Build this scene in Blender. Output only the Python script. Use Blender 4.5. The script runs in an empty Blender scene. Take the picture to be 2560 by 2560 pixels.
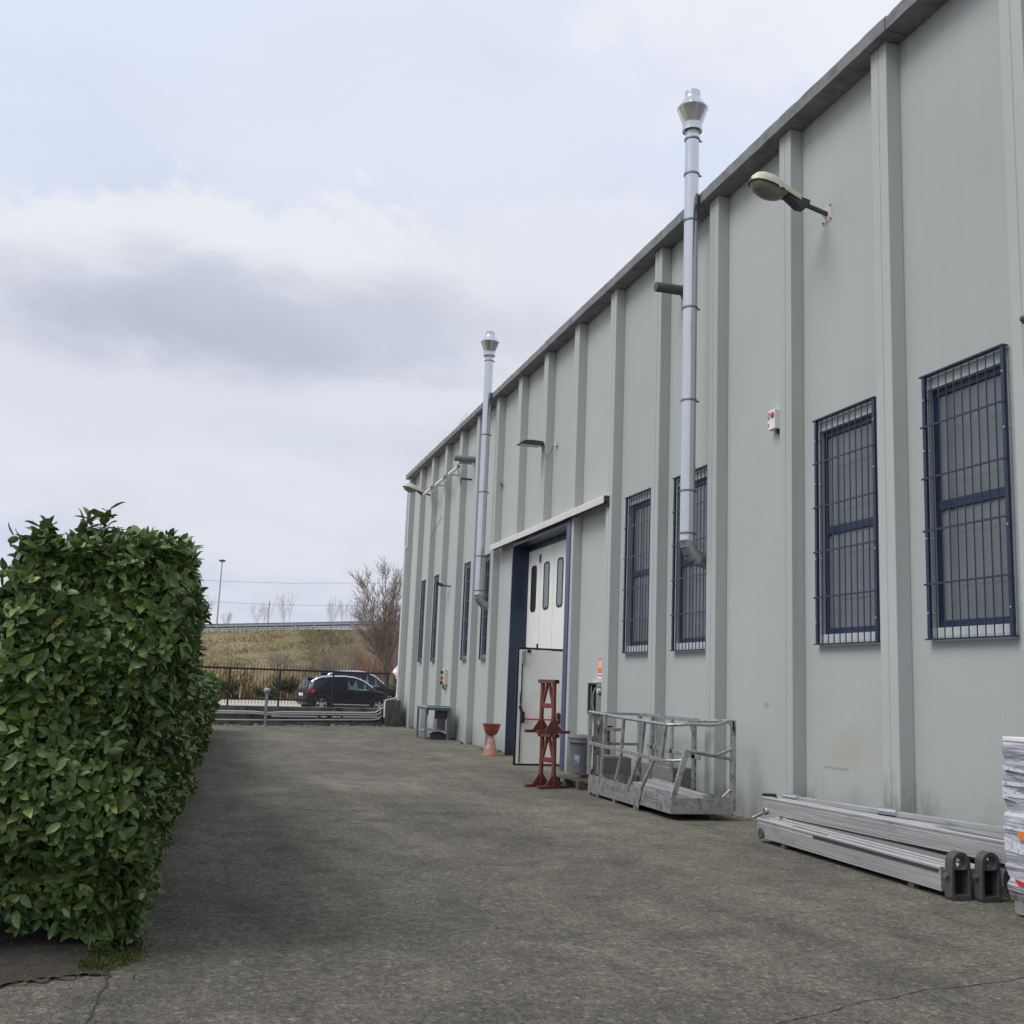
import bpy, bmesh, math, random
import numpy as np
from mathutils import Vector, Matrix
R = math.radians
rnd = random.Random(7)
sc = bpy.context.scene
COL = sc.collection

# ------------------------------------------------------------------ camera
f_px, pit, yaw, rol = 2624.3196, 0.1622, 0.2785, 0.0400
cy, sy, cp, sp = math.cos(yaw), math.sin(yaw), math.cos(pit), math.sin(pit)
Fw = Vector((sy*cp, cy*cp, sp)); Rt = Vector((cy, -sy, 0)); Up = Rt.cross(Fw)
c_, s_ = math.cos(rol), math.sin(rol)
Rr = c_*Rt + s_*Up; Uu = -s_*Rt + c_*Up
cam_d = bpy.data.cameras.new('camera'); cam = bpy.data.objects.new('camera', cam_d); COL.objects.link(cam)
cam.matrix_world = Matrix(((Rr.x, Uu.x, -Fw.x, 0), (Rr.y, Uu.y, -Fw.y, 0), (Rr.z, Uu.z, -Fw.z, 1.6), (0, 0, 0, 1)))
cam_d.sensor_width = 36; cam_d.sensor_fit = 'HORIZONTAL'; cam_d.lens = f_px/2560*36
cam_d.clip_start = 0.05; cam_d.clip_end = 3000
sc.camera = cam

# ------------------------------------------------------------------ sky and sun
sun_dir = Vector((-0.60, -0.10, 0.80)).normalized()
elev = math.asin(sun_dir.z); azi = math.atan2(sun_dir.x, sun_dir.y)
W = bpy.data.worlds.new('World'); sc.world = W; W.use_nodes = True
nt = W.node_tree; nt.nodes.clear()
def N(nt, t, **kw):
    n = nt.nodes.new(t)
    for k, v in kw.items(): setattr(n, k, v)
    return n
def L(nt, a, b): nt.links.new(a, b)
def math_(nt, op, a, b=None, clamp=False):
    n = N(nt, 'ShaderNodeMath', operation=op); n.use_clamp = clamp
    for i, v in enumerate((a, b)):
        if v is None: continue
        if isinstance(v, (int, float)): n.inputs[i].default_value = v
        else: L(nt, v, n.inputs[i])
    return n.outputs[0]
def mixc(nt, fac, a, b, mode='MIX'):
    n = N(nt, 'ShaderNodeMix', data_type='RGBA', blend_type=mode)
    for i, v in ((0, fac), (6, a), (7, b)):
        if isinstance(v, (int, float)): n.inputs[i].default_value = v
        elif isinstance(v, tuple): n.inputs[i].default_value = (*v, 1)
        else: L(nt, v, n.inputs[i])
    return n.outputs[2]
def ramp(nt, fac, stops):
    n = N(nt, 'ShaderNodeValToRGB'); cr = n.color_ramp
    while len(cr.elements) < len(stops): cr.elements.new(0.5)
    for e, (p, c) in zip(cr.elements, stops):
        e.position = p; e.color = (c, c, c, 1) if isinstance(c, (int, float)) else (*c, 1)
    L(nt, fac, n.inputs[0]); return n.outputs[0]
def noise(nt, vec, scale, detail=4, rough=.55, dist=0):
    n = N(nt, 'ShaderNodeTexNoise'); n.inputs['Scale'].default_value = scale
    n.inputs['Detail'].default_value = detail; n.inputs['Roughness'].default_value = rough
    n.inputs['Distortion'].default_value = dist
    if vec is not None: L(nt, vec, n.inputs['Vector'])
    return n.outputs[0]
def vmap(nt, vec, scale=(1, 1, 1), loc=(0, 0, 0)):
    n = N(nt, 'ShaderNodeMapping'); n.inputs['Scale'].default_value = scale; n.inputs['Location'].default_value = loc
    L(nt, vec, n.inputs['Vector']); return n.outputs[0]

sky = N(nt, 'ShaderNodeTexSky', sky_type='NISHITA'); sky.sun_disc = False
sky.sun_elevation = elev; sky.sun_rotation = azi; sky.air_density = 1.2; sky.dust_density = 2.0
tc = N(nt, 'ShaderNodeTexCoord'); vec = tc.outputs['Generated']
sep = N(nt, 'ShaderNodeSeparateXYZ'); L(nt, vec, sep.inputs[0])
z_ = math_(nt, 'ADD', math_(nt, 'MAXIMUM', sep.outputs[2], 0.0), 0.22)
comb = N(nt, 'ShaderNodeCombineXYZ')
L(nt, math_(nt, 'DIVIDE', sep.outputs[0], z_), comb.inputs[0]); L(nt, math_(nt, 'DIVIDE', sep.outputs[1], z_), comb.inputs[1])
flat = comb.outputs[0]
big = noise(nt, vmap(nt, flat, loc=(3.1, 1.7, 0)), 1.1, 6, .55, .3)
med = noise(nt, vmap(nt, vec, (1,1,1.6), (8.1, 5.2, 2)), 7.0, 9, .6, .3)
# overcast base: paler and bluer high up, hazier low down
base = ramp(nt, sep.outputs[2], [(0.0, (.61, .67, .79)), (.12, (.585, .645, .785)), (.30, (.655, .70, .82)), (.47, (.70, .76, .91)), (.62, (.725, .785, .935)), (1.0, (.74, .80, .95))])
# a bank of cumulus: soft ellipses on the dome broken up by noise
def blob(direction, rx, rz, warp=.16):
    """distance from a cloud's centre, 1 at its rim, in azimuth / height"""
    d = Vector(direction).normalized()
    az = math.atan2(d.x, d.y)
    a = math_(nt, 'ARCTAN2', sep.outputs[0], sep.outputs[1])
    da = math_(nt, 'DIVIDE', math_(nt, 'SUBTRACT', a, az), rx)
    dz = math_(nt, 'DIVIDE', math_(nt, 'SUBTRACT', sep.outputs[2], d.z), rz)
    r = math_(nt, 'SQRT', math_(nt, 'ADD', math_(nt, 'MULTIPLY', da, da), math_(nt, 'MULTIPLY', dz, dz)))
    w = math_(nt, 'MULTIPLY', math_(nt, 'SUBTRACT', med, .5), 3.2)
    return math_(nt, 'ADD', r, math_(nt, 'MULTIPLY', w, warp*3))
col = base
def lay(col, dist, lo, hi, colour, strength):
    m = N(nt, 'ShaderNodeMapRange', interpolation_type='SMOOTHSTEP'); L(nt, dist, m.inputs[0])
    m.inputs[1].default_value = hi; m.inputs[2].default_value = lo
    return mixc(nt, math_(nt, 'MULTIPLY', m.outputs[0], strength), col, colour)
# pale cloud mass, its bright top, then the grey-blue underside
col = lay(col, math_(nt, 'SUBTRACT', 1.0, big), .42, .60, (.80, .815, .88), .30)
col = lay(col, blob((-.02, .93, .330), .34, .088, .20), .84, 1.04, (.84, .843, .88), .94)
col = lay(col, blob((.33, .85, .345), .22, .085, .20), .80, 1.10, (.80, .805, .86), .80)
col = lay(col, blob((.0, .95, .19), .60, .115, .20), .55, 1.15, (.725, .735, .805), .85)
col = lay(col, blob((.50, .66, .56), .30, .10, .26), .55, 1.25, (.86, .865, .90), .75)
col = lay(col, blob((-.03, .95, .318), .36, .066, .14), .25, 1.08, (.565, .60, .69), .90)
col = lay(col, blob((-.02, .95, .302), .25, .048, .16), .10, 1.25, (.43, .475, .585), .62)
col = lay(col, blob((.20, .93, .325), .22, .045, .16), .15, 1.30, (.58, .61, .69), .60)
col = lay(col, blob((.26, .93, .205), .20, .045, .2), .20, 1.25, (.57, .61, .71), .50)
col = lay(col, blob((.08, .95, .215), .12, .025, .2), .20, 1.25, (.60, .635, .73), .45)
mot = ramp(nt, noise(nt, vmap(nt, flat, loc=(1, 9, 4)), 2.2, 7, .58, .5), [(.3, .95), (.7, 1.04)])
col = mixc(nt, 1.0, col, mot, 'MULTIPLY')
lit = mixc(nt, 1.0, col, (7.9, 7.9, 7.9), 'MULTIPLY')
cover = mixc(nt, 0.90, sky.outputs[0], lit)
bg = N(nt, 'ShaderNodeBackground'); bg.inputs[1].default_value = 0.10
L(nt, cover, bg.inputs[0])
wo = N(nt, 'ShaderNodeOutputWorld'); L(nt, bg.outputs[0], wo.inputs[0])

sd = bpy.data.lights.new('sun', 'SUN'); sun = bpy.data.objects.new('sun', sd); COL.objects.link(sun)
sd.energy = 1.45; sd.angle = R(32); sd.color = (1, .965, .90)
sun.rotation_euler = sun_dir.to_track_quat('Z', 'Y').to_euler(); sun.location = (-30, 20, 40)
vs = sc.view_settings; sc.display_settings.display_device = 'sRGB'
vs.view_transform = 'Standard'; vs.look = 'None'; vs.gamma = 1; vs.use_curve_mapping = False; vs.exposure = 0.45

# ------------------------------------------------------------------ helpers
class MB:
    """collects shapes; build() links them as one mesh object"""
    def __init__(s): s.v = []; s.f = []
    def add(s, vs, fs):
        o = len(s.v); s.v += [tuple(p) for p in vs]; s.f += [tuple(i+o for i in q) for q in fs]; return s
    def box(s, x0, x1, y0, y1, z0, z1):
        return s.add([(x0,y0,z0),(x1,y0,z0),(x1,y1,z0),(x0,y1,z0),(x0,y0,z1),(x1,y0,z1),(x1,y1,z1),(x0,y1,z1)],
                     [(0,3,2,1),(4,5,6,7),(0,1,5,4),(1,2,6,5),(2,3,7,6),(3,0,4,7)])
    def beam(s, a, b, w, h, up=(0,0,1)):
        """rectangular bar from a to b: w across, h along 'up'"""
        a, b = Vector(a), Vector(b); d = (b-a).normalized(); up = Vector(up)
        if abs(d.dot(up)) > .98: up = Vector((1,0,0)) if abs(d.x) < .9 else Vector((0,1,0))
        x = d.cross(up).normalized()*w/2; y = x.cross(d).normalized()*h/2
        vs = [a-x-y, a+x-y, a+x+y, a-x+y, b-x-y, b+x-y, b+x+y, b-x+y]
        return s.add(vs, [(0,3,2,1),(4,5,6,7),(0,1,5,4),(1,2,6,5),(2,3,7,6),(3,0,4,7)])
    def tube(s, pts, r, n=8, cap=True):
        pts = [Vector(p) for p in pts]; rs = r if isinstance(r, (list, tuple)) else [r]*len(pts)
        vs = []; fs = []; prev = None
        for i, p in enumerate(pts):
            d = (pts[min(i+1, len(pts)-1)] - pts[max(i-1, 0)]).normalized()
            if prev is None:
                u = Vector((0,0,1)) if abs(d.z) < .9 else Vector((1,0,0))
                x = d.cross(u).normalized()
            else: x = (prev - d*prev.dot(d)).normalized()
            prev = x; y = d.cross(x)
            for k in range(n):
                a = 2*math.pi*k/n; vs.append(p + (x*math.cos(a)+y*math.sin(a))*rs[i])
        m = len(pts)
        for i in range(m-1):
            for k in range(n):
                k2 = (k+1) % n; fs.append((i*n+k, i*n+k2, (i+1)*n+k2, (i+1)*n+k))
        if cap: fs.append(tuple(range(n-1, -1, -1))); fs.append(tuple((m-1)*n+k for k in range(n)))
        return s.add(vs, fs)
    def lathe(s, prof, c=(0,0,0), n=20, cap=True, axis='z'):
        vs = []; fs = []
        for r, h in prof:
            for k in range(n):
                a = 2*math.pi*k/n
                p = (r*math.cos(a), r*math.sin(a), h)
                if axis == 'x': p = (h, p[0], p[1])
                if axis == 'y': p = (p[1], h, p[0])
                vs.append((p[0]+c[0], p[1]+c[1], p[2]+c[2]))
        m = len(prof)
        for i in range(m-1):
            for k in range(n):
                k2 = (k+1) % n; fs.append((i*n+k, i*n+k2, (i+1)*n+k2, (i+1)*n+k))
        if cap: fs.append(tuple(range(n-1,-1,-1))); fs.append(tuple((m-1)*n+k for k in range(n)))
        return s.add(vs, fs)
    def prism(s, poly, o, u, v, ext):
        """polygon (2-D in u, v at o) pushed along ext"""
        o, u, v, e = map(Vector, (o, u, v, ext)); n = len(poly)
        vs = [o+u*a+v*b for a, b in poly] + [o+u*a+v*b+e for a, b in poly]
        fs = [tuple(range(n-1,-1,-1)), tuple(range(n, 2*n))] + [(i, (i+1)%n, n+(i+1)%n, n+i) for i in range(n)]
        return s.add(vs, fs)
    def quad(s, a, b, c, d): return s.add([a,b,c,d], [(0,1,2,3)])
    def mesh(s, name):
        me = bpy.data.meshes.new(name); me.from_pydata(s.v, [], s.f); me.update()
        bm = bmesh.new(); bm.from_mesh(me); bmesh.ops.recalc_face_normals(bm, faces=bm.faces); bm.to_mesh(me); bm.free()
        return me
    def build(s, name, m, parent=None, smooth=False, bevel=0, local=False):
        if parent is not None and not local:
            w = wloc(parent); s.v = [(x-w.x, y-w.y, z-w.z) for x, y, z in s.v]
        me = s.mesh(name); me.materials.append(m)
        return link(name, me, parent, smooth, bevel)
def wloc(o):
    w = Vector((0,0,0))
    while o is not None: w += o.location; o = o.parent
    return w
def link(name, me, parent=None, smooth=False, bevel=0):
    o = bpy.data.objects.new(name, me); COL.objects.link(o); o.parent = parent
    if smooth:
        for p in me.polygons: p.use_smooth = True
        md = o.modifiers.new('edges', 'EDGE_SPLIT'); md.split_angle = R(38)
    if bevel:
        md = o.modifiers.new('bevel', 'BEVEL'); md.width = bevel; md.segments = 2; md.limit_method = 'ANGLE'; md.angle_limit = R(40)
    return o
def thing(name, label, cat, loc=(0,0,0), group=None, rz=0):
    o = bpy.data.objects.new(name, None); COL.objects.link(o); o.location = loc; o.rotation_euler = (0,0,rz)
    o.empty_display_size = .1
    return tag(o, label, cat, group)
def tag(o, label, cat, group=None):
    o['label'] = label; o['category'] = cat
    if group: o['group'] = group
    return o
def kind(o, k): o['kind'] = k; return o
def twin(o, parent, loc=None):
    c = o.copy(); COL.objects.link(c); c.parent = parent
    if loc is not None: c.location = loc
    return c
def copy_tree(o, parent=None):
    c = o.copy(); COL.objects.link(c); c.parent = parent
    for ch in list(o.children): copy_tree(ch, c)
    return c

# ------------------------------------------------------------------ materials
def mat(name, colour, rough=.6, var=.12, scale=3, bump=0, bscale=60, metal=0, spec=.5, stretch=(1,1,1), second=None, seclo=.55, sechi=.7, secscale=2, coat=0):
    m = bpy.data.materials.new(name); m.use_nodes = True; t = m.node_tree; b = t.nodes['Principled BSDF']
    g = N(t, 'ShaderNodeNewGeometry'); p = vmap(t, g.outputs['Position'], stretch)
    n1 = noise(t, p, scale, 5, .6)
    k = ramp(t, n1, [(.25, 1-var), (.75, 1+var)])
    c = mixc(t, 1.0, (*colour,), k, 'MULTIPLY')
    if second:
        n2 = ramp(t, noise(t, p, secscale, 6, .65), [(seclo, 0.0), (sechi, 1.0)])
        c = mixc(t, n2, c, second)
    L(t, c, b.inputs['Base Color'])
    b.inputs['Metallic'].default_value = metal; b.inputs['Specular IOR Level'].default_value = spec
    rr = ramp(t, noise(t, p, scale*2.3, 4, .6), [(.2, max(0, rough-.1)), (.8, min(1, rough+.1))]); L(t, rr, b.inputs['Roughness'])
    if coat: b.inputs['Coat Weight'].default_value = coat; b.inputs['Coat Roughness'].default_value = .05
    if bump:
        bn = N(t, 'ShaderNodeBump'); bn.inputs['Strength'].default_value = 1; bn.inputs['Distance'].default_value = bump
        L(t, noise(t, p, bscale, 6, .65), bn.inputs['Height']); L(t, bn.outputs[0], b.inputs['Normal'])
    return m
M = {}
M['blue'] = mat('navy paint', (.012, .025, .060), .38, .12, 4)
M['bluelite'] = mat('navy paint weathered', (.070, .082, .15), .45, .15, 4)
M['white'] = mat('off white paint', (.81, .81, .755), .45, .05, 2, second=(.60,.59,.53), seclo=.56, sechi=.82, secscale=2.6)
M['whitetrim'] = mat('white sheet metal', (.62, .60, .56), .42, .10, 5)
M['reveal'] = mat('pale reveal plaster', (.50, .52, .52), .7, .06, 6)
M['black'] = mat('black rubber', (.012, .012, .014), .5, .1, 9)
M['dark'] = mat('dark grey metal', (.045, .048, .055), .5, .15, 8)
M['zinc'] = mat('galvanised steel', (.62, .63, .645), .22, .05, 2.5, metal=.92)
M['zincdull'] = mat('dull galvanised steel', (.40, .415, .42), .40, .10, 4, metal=.85)
M['band'] = mat('clamp steel', (.20,.21,.22), .45, .15, 9, metal=.6)
M['alu'] = mat('worn aluminium', (.43, .435, .435), .45, .22, 9, metal=.6, second=(.13,.125,.115), seclo=.50, sechi=.72, secscale=11)
def beam_mat():
    m = bpy.data.materials.new('weathered extruded aluminium'); m.use_nodes = True; t = m.node_tree; b = t.nodes['Principled BSDF']
    P = N(t, 'ShaderNodeNewGeometry').outputs['Position']
    c = ramp(t, noise(t, vmap(t, P, (1,.5,5)), 3.0, 6, .65), [(.3, (.44,.44,.44)), (.55, (.51,.51,.51)), (.75, (.56,.56,.56))])
    c = mixc(t, 1.0, c, ramp(t, noise(t, vmap(t, P, (1,.6,70)), 1.0, 4, .7), [(.35, .72), (.6, 1.08)]), 'MULTIPLY')
    c = mixc(t, ramp(t, noise(t, vmap(t, P, (2,.7,3), (5,1,2)), 2.2, 6, .7), [(.54, 0.0), (.72, .65)]), c, (.17,.17,.17))
    c = mixc(t, ramp(t, noise(t, vmap(t, P, (2,.5,2), (1,8,4)), 1.6, 6, .7), [(.56, 0.0), (.76, .5)]), c, (.43,.41,.35))
    L(t, c, b.inputs['Base Color']); b.inputs['Metallic'].default_value = .35; b.inputs['Roughness'].default_value = .45
    return m
M['alubeam'] = beam_mat()
M['lip'] = mat('rolled edge painted lit', (.78,.78,.79), .34, .06, 2, metal=.5)  # brighter metal puts the top edge highlight into the colour
M['aludark'] = mat('stained aluminium', (.27, .275, .28), .5, .25, 12, metal=.5, second=(.035,.035,.035), seclo=.50, sechi=.68, secscale=14)
M['castiron'] = mat('grey cast metal', (.085, .088, .086), .62, .22, 22, .002, 90, metal=.25)
M['void'] = mat('dark inside', (.008, .009, .01), .8, .1, 5)
M['cream'] = mat('cream enamel', (.58, .58, .43), .42, .07, 7, second=(.36,.36,.27), seclo=.6, sechi=.85, secscale=9)
M['lens'] = mat('dusty lamp glass', (.15, .145, .115), .28, .25, 9, second=(.26,.22,.16), seclo=.5, sechi=.75, secscale=7)
M['pinkplate'] = mat('primed steel plate', (.55, .49, .47), .55, .1, 9)
M['pipe'] = mat('pvc conduit', (.58, .59, .60), .5, .07, 8)
M['rust'] = mat('red oxide primer', (.165, .046, .032), .62, .32, 8, .001, 90, second=(.080,.040,.032), seclo=.48, sechi=.70, secscale=9)
M['rustbrown'] = mat('brown rust', (.16,.085,.05), .9, .3, 20, second=(.26,.22,.17), seclo=.45, sechi=.65, secscale=14)
M['rustend'] = mat('tube end', (.01,.01,.01), .8)
M['red'] = mat('red plastic', (.55, .04, .03), .4, .05)
M['orange'] = mat('orange sticker', (.82, .20, .05), .5, .05)
M['paper'] = mat('white print', (.78, .76, .74), .6, .04)
M['ink'] = mat('printed ink', (.16, .16, .22), .6, .04)
M['stub'] = mat('weathered grey pipe', (.20,.20,.19), .7, .2, 9)
M['bin'] = mat('grey plastic', (.135, .14, .155), .5, .06, 5)
M['binlabel'] = mat('blue label', (.05, .13, .22), .5, .3, 30, second=(.36,.40,.43), seclo=.48, sechi=.55, secscale=22)
M['terracotta'] = mat('terracotta', (.22, .062, .035), .65, .10, 9)
M['cone'] = mat('faded cone plastic', (.42, .15, .11), .6, .15, 14, second=(.55,.45,.42), seclo=.52, sechi=.7, secscale=18)
M['conewhite'] = mat('cone sleeve', (.42, .34, .31), .6, .25, 16, second=(.36,.15,.12), seclo=.45, sechi=.62, secscale=20)
M['globe'] = mat('frosted globe', (.30,.33,.30), .35, .15, 20)
M['steeltable'] = mat('blue grey paint', (.17, .195, .25), .5, .12, 8)
M['tabletop'] = mat('scuffed table top', (.36, .385, .39), .42, .2, 10, metal=.2)
M['block'] = mat('mortar block', (.18, .18, .175), .9, .12, 15, .003, 90)
M['oldwood'] = mat('dark pallet wood', (.10, .085, .068), .85, .3, 12, .002, 60, stretch=(4,.6,4))
M['wood'] = mat('pallet wood', (.26, .15, .07), .8, .25, 12, .002, 60)
M['iron'] = mat('fence iron', (.030, .026, .036), .5, .1, 6)
M['stain_conc'] = mat('stained concrete', (.155, .15, .135), .95, .25, 4, .006, 25, second=(.045,.045,.038), seclo=.45, sechi=.68, secscale=2.4, stretch=(1,1,.6))
M['cap'] = mat('weathered coping', (.21, .215, .22), .92, .22, 3, .006, 30, second=(.10,.104,.11), seclo=.5, sechi=.72, secscale=3.5)
M['roof'] = mat('roof felt', (.12,.12,.12), .9)
M['trunk'] = mat('bare bark', (.135, .115, .095), .9, .3, 14, .004, 60)
M['twig'] = mat('winter twigs', (.27, .22, .18), .9, .25, 5)
M['paletwig'] = mat('pale twigs', (.38, .31, .25), .9, .2, 3)
M['hazetwig'] = mat('pale hazy twigs', (.66,.61,.60), .9, .15, 3)  # distance haze is put into this pale twig colour
M['redtwig'] = mat('reddish twigs', (.30, .17, .13), .9, .25, 3)
M['rail'] = mat('crash barrier zinc', (.42, .44, .46), .5, .1, 2, metal=.4)
M['raildark'] = mat('crash barrier beam', (.10, .105, .12), .6, .1, 2)
M['tarmac'] = mat('road tarmac', (.09,.09,.09), .9, .1, 2)
M['palecon'] = mat('pale concrete road', (.44, .39, .33), .9, .10, 1.2, .004, 40, second=(.33,.30,.25), seclo=.5, sechi=.75, secscale=.7)
M['tyre'] = mat('tyre', (.016,.016,.017), .75, .2, 30)
M['rim'] = mat('alloy', (.62,.62,.64), .3, .05, 10, metal=.8)
M['carblack'] = mat('dark car paint', (.012, .0135, .017), .35, .05, 2, coat=.12, spec=.35)
M['cargrey'] = mat('grey car paint', (.022, .025, .028), .35, .05, 2, coat=.12, spec=.35)
M['clad'] = mat('black cladding', (.022,.022,.024), .6, .1, 5)
M['chrome'] = mat('chrome', (.75,.75,.77), .2, .04, 5, metal=.9)
M['carglass'] = mat('car glass', (.014,.019,.021), .10, .05, 3, spec=.4)
M['screen'] = mat('windscreen glass', (.10,.17,.17), .08, .4, 3, spec=.9)
M['tail'] = mat('tail lamp', (.35,.02,.03), .2, .1)
M['head'] = mat('head lamp', (.75,.72,.70), .12, .1, spec=.8)
M['green'] = mat('green skip', (.02,.13,.07), .5, .12, 2)
M['sheet'] = mat('white sheeting', (.80,.80,.82), .5, .05)
M['cargreyblue'] = mat('deep blue steel', (.012,.014,.10), .5, .1, 2)
M['house'] = mat('white render', (.62,.60,.56), .8, .05, 1)
M['soil'] = mat('damp soil', (.050,.043,.034), .95, .35, 6, .02, 25, second=(.09,.08,.065), seclo=.5, sechi=.72, secscale=9)
M['moss'] = mat('moss', (.07,.085,.018), .95, .4, 30, .01, 60)
M['crack'] = mat('crack', (.048,.044,.037), 1.0, .2, 20)
M['scratch'] = mat('chalky scrape', (.40,.385,.35), .9, .15, 20)
M['rubble'] = mat('rubble stone', (.20,.19,.165), .95, .3, 5, .006, 30)
M['antenna'] = mat('antenna metal', (.12,.12,.13), .5)
M['cable'] = mat('cable', (.16,.165,.17), .6)

def pane_mat():
    m = bpy.data.materials.new('window glass'); m.use_nodes = True; t = m.node_tree; b = t.nodes['Principled BSDF']
    g = N(t, 'ShaderNodeNewGeometry')
    k = ramp(t, noise(t, vmap(t, g.outputs['Position'], (1,1,.6)), .9, 3, .5), [(.3, (.118,.132,.142)), (.7, (.160,.174,.184))])
    L(t, k, b.inputs['Base Color']); b.inputs['Roughness'].default_value = .16; b.inputs['Specular IOR Level'].default_value = .45
    return m
M['pane'] = pane_mat()

def wall_mat():
    m = bpy.data.materials.new('painted precast concrete'); m.use_nodes = True; t = m.node_tree; b = t.nodes['Principled BSDF']
    g = N(t, 'ShaderNodeNewGeometry'); P = g.outputs['Position']
    s = N(t, 'ShaderNodeSeparateXYZ'); L(t, P, s.inputs[0])
    c = ramp(t, noise(t, P, .35, 5, .6), [(.3, (.406,.430,.412)), (.7, (.448,.466,.456))])
    st = ramp(t, noise(t, vmap(t, P, (9,9,.25)), 1.0, 5, .6), [(.3, .982), (.7, 1.015)])
    c = mixc(t, 1.0, c, st, 'MULTIPLY')
    oi = N(t, 'ShaderNodeObjectInfo')
    c = mixc(t, 1.0, c, ramp(t, oi.outputs['Random'], [(0, .965), (1, 1.03)]), 'MULTIPLY')
    # splashed dirt along the foot of the wall, ragged edge
    h = math_(t, 'SUBTRACT', math_(t, 'MULTIPLY', noise(t, vmap(t, P, (2.2,2.2,1.0)), 1.0, 6, .65), 1.9), s.outputs[2])
    foot = ramp(t, h, [(.35, 0.0), (.95, .75)])
    c = mixc(t, foot, c, (.275,.275,.255))
    # drips below the eaves
    top = math_(t, 'SUBTRACT', math_(t, 'ADD', s.outputs[2], math_(t, 'MULTIPLY', noise(t, vmap(t, P, (6,6,.4)), 1.0, 5, .6), 1.1)), 9.0)
    c = mixc(t, ramp(t, top, [(.25, 0.0), (.75, .45)]), c, (.24,.25,.25))
    # sandy repair patch beside the stacked beams
    dy = math_(t, 'DIVIDE', math_(t, 'SUBTRACT', s.outputs[1], 10.35), .60); dz = math_(t, 'DIVIDE', math_(t, 'SUBTRACT', s.outputs[2], 1.05), .30)
    d = math_(t, 'SQRT', math_(t, 'ADD', math_(t, 'MULTIPLY', dy, dy), math_(t, 'MULTIPLY', dz, dz)))
    d = math_(t, 'ADD', d, math_(t, 'MULTIPLY', math_(t, 'SUBTRACT', noise(t, P, 3.0, 6, .65), .5), 1.6))
    c = mixc(t, math_(t, 'MULTIPLY', ramp(t, d, [(.45, 1.0), (1.25, 0.0)]), .42), c, (.385,.355,.28))
    ln_ = math_(t, 'ABSOLUTE', math_(t, 'ADD', math_(t, 'SUBTRACT', s.outputs[2], .80), math_(t, 'MULTIPLY', math_(t, 'SUBTRACT', noise(t, vmap(t, P, (1,2,1)), 2.0, 5, .7), .5), .10)))
    c = mixc(t, math_(t, 'MULTIPLY', math_(t, 'MULTIPLY', ramp(t, ln_, [(0.0, 1.0), (.022, 0.0)]), ramp(t, dy, [(0.0, 0.0), (.1, 1.0)])), math_(t, 'MULTIPLY', ramp(t, math_(t, 'ABSOLUTE', dy), [(.7, 1.0), (1.0, 0.0)]), .6)), c, (.20,.185,.155))
    run = ramp(t, noise(t, vmap(t, P, (13,13,.32)), 1.0, 6, .68), [(.60, 0.0), (.76, .12)])
    c = mixc(t, run, c, (.28,.285,.27))
    for yy, zz, ry_, rz_, k_ in ((12.16,1.46,.10,.06,.45),(9.40,.30,.26,.55,.6),(11.15,.25,.18,.30,.45),(13.0,.2,.5,.22,.35),(9.05,.45,.16,.35,.35)):
        ey = math_(t, 'DIVIDE', math_(t, 'SUBTRACT', s.outputs[1], yy), ry_); ez = math_(t, 'DIVIDE', math_(t, 'SUBTRACT', s.outputs[2], zz), rz_)
        e_ = math_(t, 'ADD', math_(t, 'SQRT', math_(t, 'ADD', math_(t, 'MULTIPLY', ey, ey), math_(t, 'MULTIPLY', ez, ez))), math_(t, 'MULTIPLY', math_(t, 'SUBTRACT', noise(t, vmap(t, P, (9,9,3)), 1.0, 6, .7), .5), 2.2))
        c = mixc(t, math_(t, 'MULTIPLY', ramp(t, e_, [(.35, 1.0), (1.1, 0.0)]), k_), c, (.15,.148,.135))
    blot = ramp(t, noise(t, P, 7.0, 4, .6), [(.66, 0.0), (.76, .22)])
    c = mixc(t, blot, c, (.36,.37,.36))
    L(t, c, b.inputs['Base Color']); b.inputs['Roughness'].default_value = .72; b.inputs['Specular IOR Level'].default_value = .3
    bn = N(t, 'ShaderNodeBump'); bn.inputs['Distance'].default_value = .0028; bn.inputs['Strength'].default_value = .8
    L(t, math_(t, 'ADD', noise(t, P, 45, 5, .7), math_(t, 'MULTIPLY', noise(t, P, 1.6, 3, .5), 2.0)), bn.inputs['Height']); L(t, bn.outputs[0], b.inputs['Normal'])
    return m
M['wall'] = wall_mat()

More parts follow.
